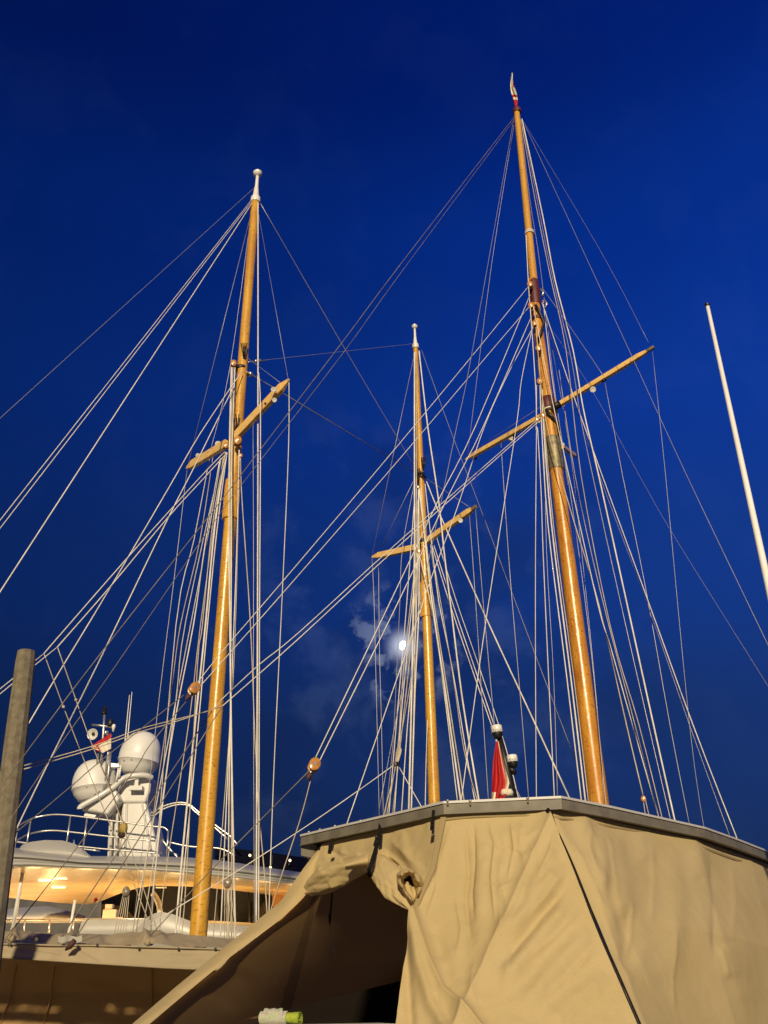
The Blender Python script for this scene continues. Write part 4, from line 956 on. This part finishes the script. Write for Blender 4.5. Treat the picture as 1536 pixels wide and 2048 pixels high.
# flybridge coaming: crowned moulding, then the grooved band, then overhang ceiling
band_top = [(-40, 1697), (18, 1694), (60, 1699), (170, 1712), (300, 1713), (370, 1714), (450, 1722), (540, 1736), (640, 1750)]
groove1 = [(-40, 1716), (20, 1713), (60, 1715), (170, 1725), (300, 1728), (370, 1731), (450, 1739), (540, 1750), (640, 1762)]
groove2 = [(-40, 1728), (20, 1724), (60, 1724), (170, 1731), (300, 1735), (370, 1740), (450, 1748), (540, 1759), (640, 1770)]
band_bot = [(-40, 1738), (20, 1738), (60, 1736), (170, 1740), (300, 1744), (370, 1750), (450, 1757), (540, 1766), (640, 1776)]
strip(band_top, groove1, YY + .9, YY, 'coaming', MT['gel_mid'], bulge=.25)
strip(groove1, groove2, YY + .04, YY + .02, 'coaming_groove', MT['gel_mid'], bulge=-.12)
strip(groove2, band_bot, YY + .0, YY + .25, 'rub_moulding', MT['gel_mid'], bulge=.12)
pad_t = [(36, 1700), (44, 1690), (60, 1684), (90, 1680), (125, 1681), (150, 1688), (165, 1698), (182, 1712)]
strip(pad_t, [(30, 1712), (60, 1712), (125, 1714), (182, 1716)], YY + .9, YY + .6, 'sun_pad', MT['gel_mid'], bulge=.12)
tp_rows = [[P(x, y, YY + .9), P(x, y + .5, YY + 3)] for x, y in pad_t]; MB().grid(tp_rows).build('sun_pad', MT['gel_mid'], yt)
deckp = [P(x, y, YY + .9) for x, y in band_top]
MB().grid([[p, p + Vector((0, 12, -.1))] for p in deckp]).build('fly_deck', MT['gel_grey'], yt, smooth=False)
# lit ceiling under the overhang (level, running away from us)
ZC = P(200, 1740, YY).z
far = [(-60, 1792), (12, 1795), (60, 1800), (120, 1806), (180, 1809), (205, 1801), (240, 1787), (275, 1776), (310, 1771), (400, 1774), (480, 1782), (550, 1791), (640, 1800)]
rows = []
for i in range(13):
    v = i / 12; row = []
    for j in range(61):
        u = j / 60; A_ = polyat(band_bot, u); B_ = polyat(far, u); pa = P(A_[0], A_[1], YY + .25); pb = Pz(B_[0], B_[1], ZC - .18)
        if pb.y > 48: pb = P(B_[0], B_[1], 48)
        p = pa.lerp(pb, v); p.z += -.05 * math.sin(v * math.pi * 2) * (1 if 0 < v < 1 else 0); row.append(p)
    rows.append(row)
MB().grid(rows).build('ceiling', MT['ceiling'], yt)
# glowing strips stand in for ceiling reflections; deck lamps light the ceiling
def ceiling_reflection(px, py, Yq, power, size=.5):
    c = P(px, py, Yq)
    o = MB().box(c - Vector((0, 0, .06)), (size, .16, .06)).build('ceiling_reflection', MT['lamp_reflection'], yt, smooth=False)
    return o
ceiling_reflection(92, 1757, 36.4, 0); ceiling_reflection(118, 1771, 38.5, 0); ceiling_reflection(120, 1753, 36.0, 0)
def glow(px, Yq, zdrop, power):
    l = bpy.data.lights.new('deck_lamp', 'POINT'); l.energy = power * 1.4; l.color = (1.0, .60, .22); l.shadow_soft_size = .25
    o = bpy.data.objects.new('deck_lamp', l); COL.objects.link(o); p = P(px, 1800, Yq); o.location = (p.x, Yq, ZC - zdrop); return o
for px, Yq, pw in ((-20, 41, 130), (40, 38.5, 100), (90, 42, 130), (150, 39, 110), (210, 38.5, 80), (270, 38, 65), (330, 38, 60), (390, 38, 60), (450, 38, 60), (510, 38, 60), (580, 38, 60)):
    glow(px, Yq, 2.2, pw)
# saloon front, black windows in frames
gl = [(262, 1779), (285, 1773), (310, 1771), (400, 1774), (480, 1782), (545, 1790), (557, 1800)]
glb = [(236, 1870), (300, 1870), (400, 1872), (480, 1875), (556, 1878)]
wy = [Pz(x, y, ZC - .2).y for x, y in gl]
strip(gl, glb, 41.2, 40.6, 'window', MT['glass'], n=24)
strip([(545, 1786), (600, 1792), (660, 1800)], [(545, 1900), (600, 1900), (660, 1900)], 41.1, 40.9, 'teak_panel', MT['orange_wood'], n=4)
strip([(-60, 1788), (60, 1798), (180, 1806), (262, 1776)], [(-60, 1900), (60, 1900), (180, 1900), (262, 1900)], 50, 50, 'aft_bulkhead', MT['dim'], n=10)
strip([(203, 1800), (230, 1790), (262, 1777)], [(200, 1900), (230, 1900), (262, 1900)], 44, 44, 'window', MT['glass'], n=6)
for x0, x1 in ((300, 302), (382, 384), (432, 436), (497, 500)):
    MB().tube([P(x0, 1774, 40.5), P(x1, 1868, 40.2)], .035, 6).build('window_mullion', MT['black'], yt)
# soft covered furniture and a pale bundle on the aft deck
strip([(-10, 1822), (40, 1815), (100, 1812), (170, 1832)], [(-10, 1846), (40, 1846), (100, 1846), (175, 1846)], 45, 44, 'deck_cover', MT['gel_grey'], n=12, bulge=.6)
b_ = MB(); b_.box(P(221, 1829, 41), (.55, .4, .35)); b_.box(P(219, 1817, 41), (.3, .3, .3)); b_.box(P(232, 1838, 41), (.9, .3, .12)); b_.build('deck_chair', MT['gelcoat'], yt, smooth=False)
# bulwark mouldings in front
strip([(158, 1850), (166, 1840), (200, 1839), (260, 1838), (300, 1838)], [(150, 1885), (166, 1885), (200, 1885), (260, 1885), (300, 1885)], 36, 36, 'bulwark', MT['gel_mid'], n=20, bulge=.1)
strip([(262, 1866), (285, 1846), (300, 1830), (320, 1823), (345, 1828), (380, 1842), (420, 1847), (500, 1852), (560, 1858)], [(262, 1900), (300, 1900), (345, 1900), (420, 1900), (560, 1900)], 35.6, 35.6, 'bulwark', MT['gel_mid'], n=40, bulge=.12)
MB().tube([P(385, 1844, 36.5), P(450, 1846, 36.5), P(510, 1850, 36.5)], .07, 6).build('rail_cap', MT['ceiling'], yt)
# white tube in place of a curved reflection on the window, and sign
MB().tube(smooth_pts([P(305, 1786, 37), P(313, 1797, 37), P(318, 1810, 37), P(320, 1826, 37)]), .10, 8).build('window_reflection', MT['white_paint'], yt)
MB().tube([P(312, 1774, 38), P(333, 1774, 38)], .05, 6).build('window_light', MT['white_paint'], yt)
sg = P(192, 1800, 37.5); so = MB().lathe(sg, (0, -1, 0), [(0, .10), (.02, .10)], 16).build('deck_sign', MT['flag_white'], yt, smooth=False); MB().lathe(sg - Vector((0, .022, 0)), (0, -1, 0), [(0, .07), (.01, .07)], 12).build('sign_symbol', MT['red'], so, smooth=False)
# support posts under the overhang; white paint on the first stands in for chrome shine
for kn, wd, m in (([(50, 1722), (40, 1775), (25, 1860)], 8, 'white_paint'), ([(150, 1800), (142, 1848), (134, 1880)], 6, 'white_paint'), ([(18, 1740), (8, 1820), (5, 1870)], 6, 'white_paint')):
    MB().tube([P(x, y, 35.2) for x, y in kn], rad(wd, P(*kn[1], 35.2)), 8).build('support_post', MT[m], yt)
# main deck rail
MB().tube([P(-20, 1840, 37.8), P(100, 1839, 37.8), P(200, 1838, 37.4), P(318, 1838, 36.6)], .035, 6).build('railing_bar', MT['steel'], yt)
for x in (50, 100, 148, 224, 285):
    MB().tube([P(x, 1839, 37.5), P(x - 4, 1878, 37.5)], .035, 6).build('railing_post', MT['steel'], yt)
# upper deck rail: three curved bars and posts
YB = YY + 1.2
rails = [[(24, 1662), (38, 1651), (62, 1638), (85, 1632), (112, 1629), (150, 1632), (220, 1641), (310, 1653), (328, 1655), (336, 1662)],
         [(22, 1690), (45, 1674), (70, 1665), (105, 1661), (150, 1665), (220, 1673), (310, 1682)],
         [(20, 1712), (45, 1700), (70, 1692), (105, 1689), (150, 1692), (210, 1698), (325, 1707)]]
for k in rails:
    MB().tube(smooth_pts([P(x, y, YB + 2 * max(0, (60 - x) / 60)) for x, y in k]), .032, 7).build('railing_bar', MT['steel'], yt)
for kn in ([(36, 1652), (25, 1720)], [(62, 1638), (49, 1715)], [(141, 1632), (130, 1710)], [(174, 1636), (165, 1706)], [(337, 1660), (333, 1718)], [(148, 1680), (147, 1700)], [(48, 1688), (45, 1705)]):
    MB().tube([P(x, y, YB) for x, y in kn], .034, 7).build('railing_post', MT['steel'], yt)
MB().tube(smooth_pts([P(x, y, YB + 6) for x, y in [(22, 1682), (70, 1688), (130, 1694), (200, 1702)]]), .04, 6).build('railing_bar', MT['steel'], yt)
# bimini hoops behind the mast
for k in ([(290, 1640), (320, 1616), (350, 1606), (375, 1607), (395, 1622), (430, 1650), (460, 1672), (475, 1690)], [(296, 1644), (322, 1621), (352, 1610), (376, 1611), (392, 1625), (430, 1656), (455, 1678)],
          [(320, 1675), (352, 1712), (360, 1718)], [(316, 1670), (340, 1700), (356, 1712)], [(337, 1684), (380, 1693), (440, 1697), (470, 1712)]):
    MB().tube(smooth_pts([P(x, y, YY + 3) for x, y in k]), .036, 7).build('canopy_frame', MT['steel'], yt)
# dark windscreen on the fly deck with small lights behind
strip([(430, 1693), (470, 1697), (540, 1705), (615, 1716)], [(430, 1726), (470, 1732), (540, 1742), (640, 1756)], YY + 4, YY + 3.4, 'windscreen', MT['glass'], n=12)
for x in (470, 505, 545, 580):
    MB().tube([P(x, 1700 + (x - 470) * .14, YY + 3.9), P(x - 2, 1730, YY + 3.4)], .03, 5).build('windscreen_frame', MT['dim'], yt)
for x, y in ((500, 1711), (580, 1721), (541, 1735)):
    MB().lathe(P(x, y, YY + 3.3), (0, -1, 0), [(0, .05), (.05, .05)], 8).build('cockpit_lamp', MT['lamp_reflection'], yt)
# radar tower
YT = YY + 2.2
tw_ = MB()
def prism_px(mb, poly, Yq, th): return mb.prism([P(x, y, Yq) for x, y in poly], (0, th, 0))
def soften(o, w_=.10):
    m_ = o.modifiers.new('rounded', 'BEVEL'); m_.width = w_; m_.segments = 3; m_.limit_method = 'ANGLE'; m_.angle_limit = R(30)
    o.data.polygons.foreach_set('use_smooth', [True] * len(o.data.polygons)); o.modifiers.new('wn', 'WEIGHTED_NORMAL'); return o
soften(prism_px(MB(), [(213, 1716), (217, 1625), (232, 1617), (248, 1616), (248, 1716)], YT, 1.4).build('tower_leg', MT['gelcoat'], yt, smooth=False))
soften(prism_px(MB(), [(238, 1716), (243, 1606), (292, 1604), (305, 1650), (320, 1716)], YT - .25, 1.8).build('tower_leg', MT['gelcoat'], yt, smooth=False))
for x0, y0, x1, y1 in ((224, 1620, 221, 1712), (235, 1617, 232, 1714), (254, 1608, 250, 1712), (284, 1606, 305, 1714)):
    MB().tube([P(x0, y0, YT - .27), P(x1, y1, YT - .27)], .05, 6).build('tower_rib', MT['gelcoat'], yt)
soften(prism_px(MB(), [(243, 1606), (233, 1580), (246, 1560), (258, 1552), (280, 1550), (303, 1553), (300, 1582), (291, 1606)], YT - .3, 2.0).build('tower_head', MT['gelcoat'], yt, smooth=False))
arm = MB(); arm.tube(smooth_pts([P(160, 1618, YT - 1.0), P(164, 1612, YT - 1.0), P(200, 1592, YT - .9), P(228, 1574, YT - .8), P(244, 1559, YT - .7), P(262, 1552, YT - .7), P(290, 1551, YT - .6), P(304, 1556, YT - .4)]), .11, 10); arm.build('arm_edge', MT['gelcoat'], yt)
soften(prism_px(MB(), [(160, 1620), (170, 1612), (232, 1578), (240, 1598), (215, 1630), (190, 1624)], YT - .8, 1.4).build('arm', MT['gelcoat'], yt, smooth=False))
prism_px(MB(), [(168, 1626), (192, 1630), (190, 1635), (168, 1632)], YT - .7, .5).build('arm_light', MT['white_paint'], yt, smooth=False)
b_ = MB(); c = P(273, 1577, YT - .5); b_.box(c, (.5, .3, .16)); b_.box(P(274, 1568, YT - .5), (.14, .2, .3)); b_.build('scanner', MT['gelcoat'], yt, smooth=False)
def dome(px, py, wpx, hpx, Yq, tilt):
    c = P(px, py, Yq); r_ = rad(wpx, c); h = rad(hpx, c); up = Vector((tilt, 0, 1)).normalized()
    prof = [(-h * .98, r_ * .55), (-h * .90, r_ * .70), (-h * .62, r_ * .90), (-h * .40, r_ * .985), (-h * .385, r_ * 1.015), (-h * .34, r_ * 1.015), (-h * .325, r_ * .99)]
    prof += [(-h * .2 + (h * 1.18) * math.sin(k * math.pi / 24), r_ * math.cos(k * math.pi / 24) ** .8) for k in range(1, 12)] + [(h * .985, .02)]
    o = MB().lathe(c, up, prof, 32).build('radar_dome', MT['dome'], yt, sharp=60)
    for k in range(5):
        a_ = k * 1.26 + .4; MB().lathe(c - up * h * .48 + Vector((math.cos(a_) * r_ * .94, -abs(math.sin(a_)) * r_ * .94, 0)), (0, -1, 0), [(0, .03), (.04, .03)], 8).build('dome_bolt', MT['gel_grey'], o)
    MB().lathe(c - up * h * 1.1, up, [(0, r_ * .5), (h * .25, r_ * .5)], 16).build('dome_base', MT['gel_grey'], o)
dome(281, 1507, 82, 88, YT, .10); dome(190, 1562, 88, 84, YT - .2, -.12)
# antenna mast with horn, lights, whips
for kn in ([(206, 1590), (217, 1500), (222, 1470)], [(198, 1590), (207, 1460), (209, 1428)], [(213, 1590), (221, 1500)], [(190, 1595), (197, 1500)]):
    MB().tube([P(x, y, YT - .8) for x, y in kn], .05, 6).build('antenna_pole', MT['steel'], yt)
MB().tube([P(184, 1450, YT - .8), P(200, 1451, YT - .8), P(228, 1455, YT - .8)], .045, 6).build('antenna_crossbar', MT['steel'], yt)
MB().lathe(P(208, 1428, YT - .8), (.02, 0, 1), [(0, .12), (.06, .12), (.07, .09), (.28, .09), (.3, .05)], 10).build('mast_light', MT['black'], yt)
MB().lathe(P(220, 1453, YT - .8), (0, 0, 1), [(0, .1), (.08, .13), (.26, .12), (.3, .06)], 10).build('mast_light', MT['black'], yt)
MB().lathe(P(227, 1456, YT - .8), (0, 0, 1), [(-.15, .03), (0, .06), (.06, .08), (.14, .06)], 10).build('mast_light', MT['white_paint'], yt)
MB().tube([P(213, 1462, YT - .8), P(211, 1470, YT - .8)], .1, 8).build('camera', MT['steel'], yt)
c = P(184, 1468, YT - .9); o = MB().lathe(c + Vector((.06, .1, 0)), (-.1, -1, -.15), [(0, .05), (.05, .12), (.16, .22), (.18, .22), (.175, .19), (.06, .08), (.05, .02)], 16).build('horn_speaker', MT['gelcoat'], yt, sharp=50)
MB().lathe(c + Vector((.05, -.02, 0)), (-.1, -1, -.15), [(0, .07), (.05, .03)], 8).build('horn_core', MT['black'], o)
for kn in ([(250, 1535), (264, 1384)], [(245, 1535), (259, 1390)]):
    MB().tube([P(x, y, YT - .3) for x, y in kn], [.03, .014], 6).build('whip_antenna', MT['white_paint'], yt)
for x, y in ((238, 1555), (233, 1562)):
    MB().tube([P(x, y, YT - .9), P(x + 4, y - 25, YT - .9)], .04, 6).build('short_antenna', MT['white_paint'], yt)
prism_px(MB(), [(222, 1526), (238, 1528), (238, 1534), (222, 1534)], YT - .9, .3).build('antenna_bracket', MT['steel'], yt, smooth=False)
# its flag
fl = MB(); rows = []
for i in range(13):
    v = i / 12; rows.append([P(*((lambda A_, B_: A_ + (B_ - A_) * u)(polyat([(222, 1466), (203, 1478), (180, 1493)], v), polyat([(222, 1497), (205, 1506), (192, 1500)], v))), YT - 1.0 - .06 * math.sin(v * 12 + u * 2)) for u in [k / 6 for k in range(7)]])
fl.grid(rows); fl.m = [1 if (i % 6 >= 2 and i // 6 < 8) or (i // 6 > 8 and i % 3 == 1) else 0 for i in range(len(fl.f))]
tag(fl.build('flag', [MT['red'], MT['flag_white']]), 'small red and white flag drooping from the antenna mast of the motor yacht', 'flag')
# yacht hull, low and hidden by the cover
hp = [(-30, 36), (-2, 36), (3, 44), (-4, 52), (-30, 52)]
MB().prism([(x, y, -1.3) for x, y in hp], (0, 0, P(200, 1872, 36).z + .1)).build('hull', MT['gelcoat'], yt, smooth=False)

# ================================================================== PILING, WHITE POLE, NAVIGATION LIGHT POLE, FLAG
pl = thing('mooring_pile', P(0, 1900, 14.6), 'grey many-sided mooring pile with rope groove near its top, at the left edge', 'post')
a_ = P(53, 1303, 14.6); b_ = P(-28, 1960, 14.6); ra_, rb_ = rad(37, a_), rad(50, b_); ax = (b_ - a_)
MB().tube([a_, a_ + ax * .004, a_ + ax * .035], [ra_ * .90, ra_ * .97, ra_], 11).build('pile_head', MT['piling'], pl, smooth=False)
MB().tube([a_ + ax * .0365, a_ + ax * .3, b_], [ra_ * 1.02, ra_ * 1.12, rb_], 11).build('pile_shaft', MT['piling'], pl, smooth=False)
MB().tube([a_ + ax * .033, a_ + ax * .038], ra_ * 1.03, 11).build('pile_ring', MT['piling'], pl, smooth=False)

wp = thing('white_pole', P(1560, 1300, 9.5), 'tall plain white pole with small dark cap in the sky at the right edge', 'pole')
a_ = P(1415, 612, 9.5); b_ = P(1602, 1470, 9.5)
foot = a_ + (b_ - a_) * ((a_.z + 1.35) / (a_.z - b_.z))
MB().tube([foot, b_, a_], [rad(18, b_) * 1.25, rad(18, b_), rad(7, a_)], 16).build('pole_shaft', MT['pole_white'], wp)
MB().lathe(a_ - (a_ - b_).normalized() * .01, a_ - b_, [(0, .026), (.015, .034), (.045, .034), (.055, .024)], 12).build('pole_cap', MT['black'], wp, sharp=40)

YN = 14.0
np_ = thing('navigation_light_pole', P(1035, 1610, YN), 'black leaning pole carrying two white and black navigation lights behind the tent roof', 'light pole')
MB().tube([P(1000, 1476, YN), P(1012, 1530, YN), P(1037, 1640, YN)], [rad(11, P(1000, 1476, YN)), rad(14, P(1012, 1530, YN)), rad(18, P(1030, 1600, YN))], 12).build('pole', MT['black'], np_)
MB().tube([P(1022, 1545, YN), P(1026, 1538, YN)], rad(20, P(1024, 1540, YN)), 12).build('bracket', MT['black'], np_)
for x, y, wd in ((994, 1463, 22), (1025, 1522, 21)):
    c = P(x, y, YN - .05); r_ = rad(wd, c); up = Vector((-.08, 0, 1)).normalized()
    o = MB().lathe(c - up * r_ * 1.3, up, [(0, r_ * .5), (r_ * .35, r_ * .85), (r_ * .9, r_ * .95), (r_ * 1.1, r_ * .95)], 16).build('light_base', MT['black'], np_, sharp=50)
    MB().lathe(c - up * r_ * .2, up, [(0, r_ * .98), (r_ * .05, r_ * 1.02), (r_ * 1.15, r_ * 1.02), (r_ * 1.3, r_ * .9), (r_ * 1.35, r_ * .3)], 20).build('light_cap', MT['white_paint'], o, sharp=50)
    for k in range(5):
        p_ = P(x - wd * .3 + wd * .15 * k, y - 4 + (k % 2), YN - .05 - r_ * 1.0); MB().box(p_, (r_ * .09, .012, r_ * .2)).build('light_slot', MT['black'], o, smooth=False)
rope(np_, 2.2, [(1018, 1550), (1044, 1602), (1056, 1630)], YN, YN, 'wire'); 
fl = MB(); rows = []
Lf = [(992, 1484), (986, 1520), (984, 1560), (983, 1610)]; Rf = [(997, 1482), (1008, 1525), (1019, 1565), (1016, 1580), (1002, 1615)]
for i in range(25):
    v = i / 24; A_ = polyat(Lf, v); B_ = polyat(Rf, v); rows.append([P(*(A_ + (B_ - A_) * (j / 14)), YN - .45 - .075 * math.sin(j * .95 + v * 2.2) * min(1, v * 3)) for j in range(15)])
fl.grid(rows); fl.m = [1 if ((i % 14) >= 11 and i // 14 < 19) or ((i % 14) < 4 and i // 14 > 18) else 0 for i in range(len(fl.f))]
tag(fl.build('flag', [MT['red'], MT['flag_white']]), 'red flag with white stripe hanging limp below the black light pole, behind the tent roof', 'flag')
dd = P(1014, 1592, 13.6); tag(MB().lathe(dd, (0, 0, 1), [(0, .09), (.05, .10), (.09, .08)], 12).build('deck_fitting', MT['flag_white']), 'small pale deck fitting at the foot of the black light pole', 'fitting')

# ================================================================== MOON
mc = EYE + MOON * 1500; rm = rad(15, mc)
mm_ = MB(); rows = []
up = (CAMR @ Vector((0.28, .96, 0))).normalized(); sd = (CAMR @ Vector((.96, -.28, 0))).normalized(); fw = MOON
for i in range(17):
    th = math.pi * i / 16; row = []
    for j in range(33):
        ph = 2 * math.pi * j / 32; x = math.sin(th) * math.cos(ph); k = 1.0 if x < 0 else .62
        row.append(mc + sd * (x * k * rm * .92) + up * (math.cos(th) * rm * 1.22) + fw * (math.sin(th) * math.sin(ph) * rm))
    rows.append(row)
tag(mm_.grid(rows).build('moon', MT['moon']), 'small bright gibbous moon among thin clouds left of the middle mast', 'moon')
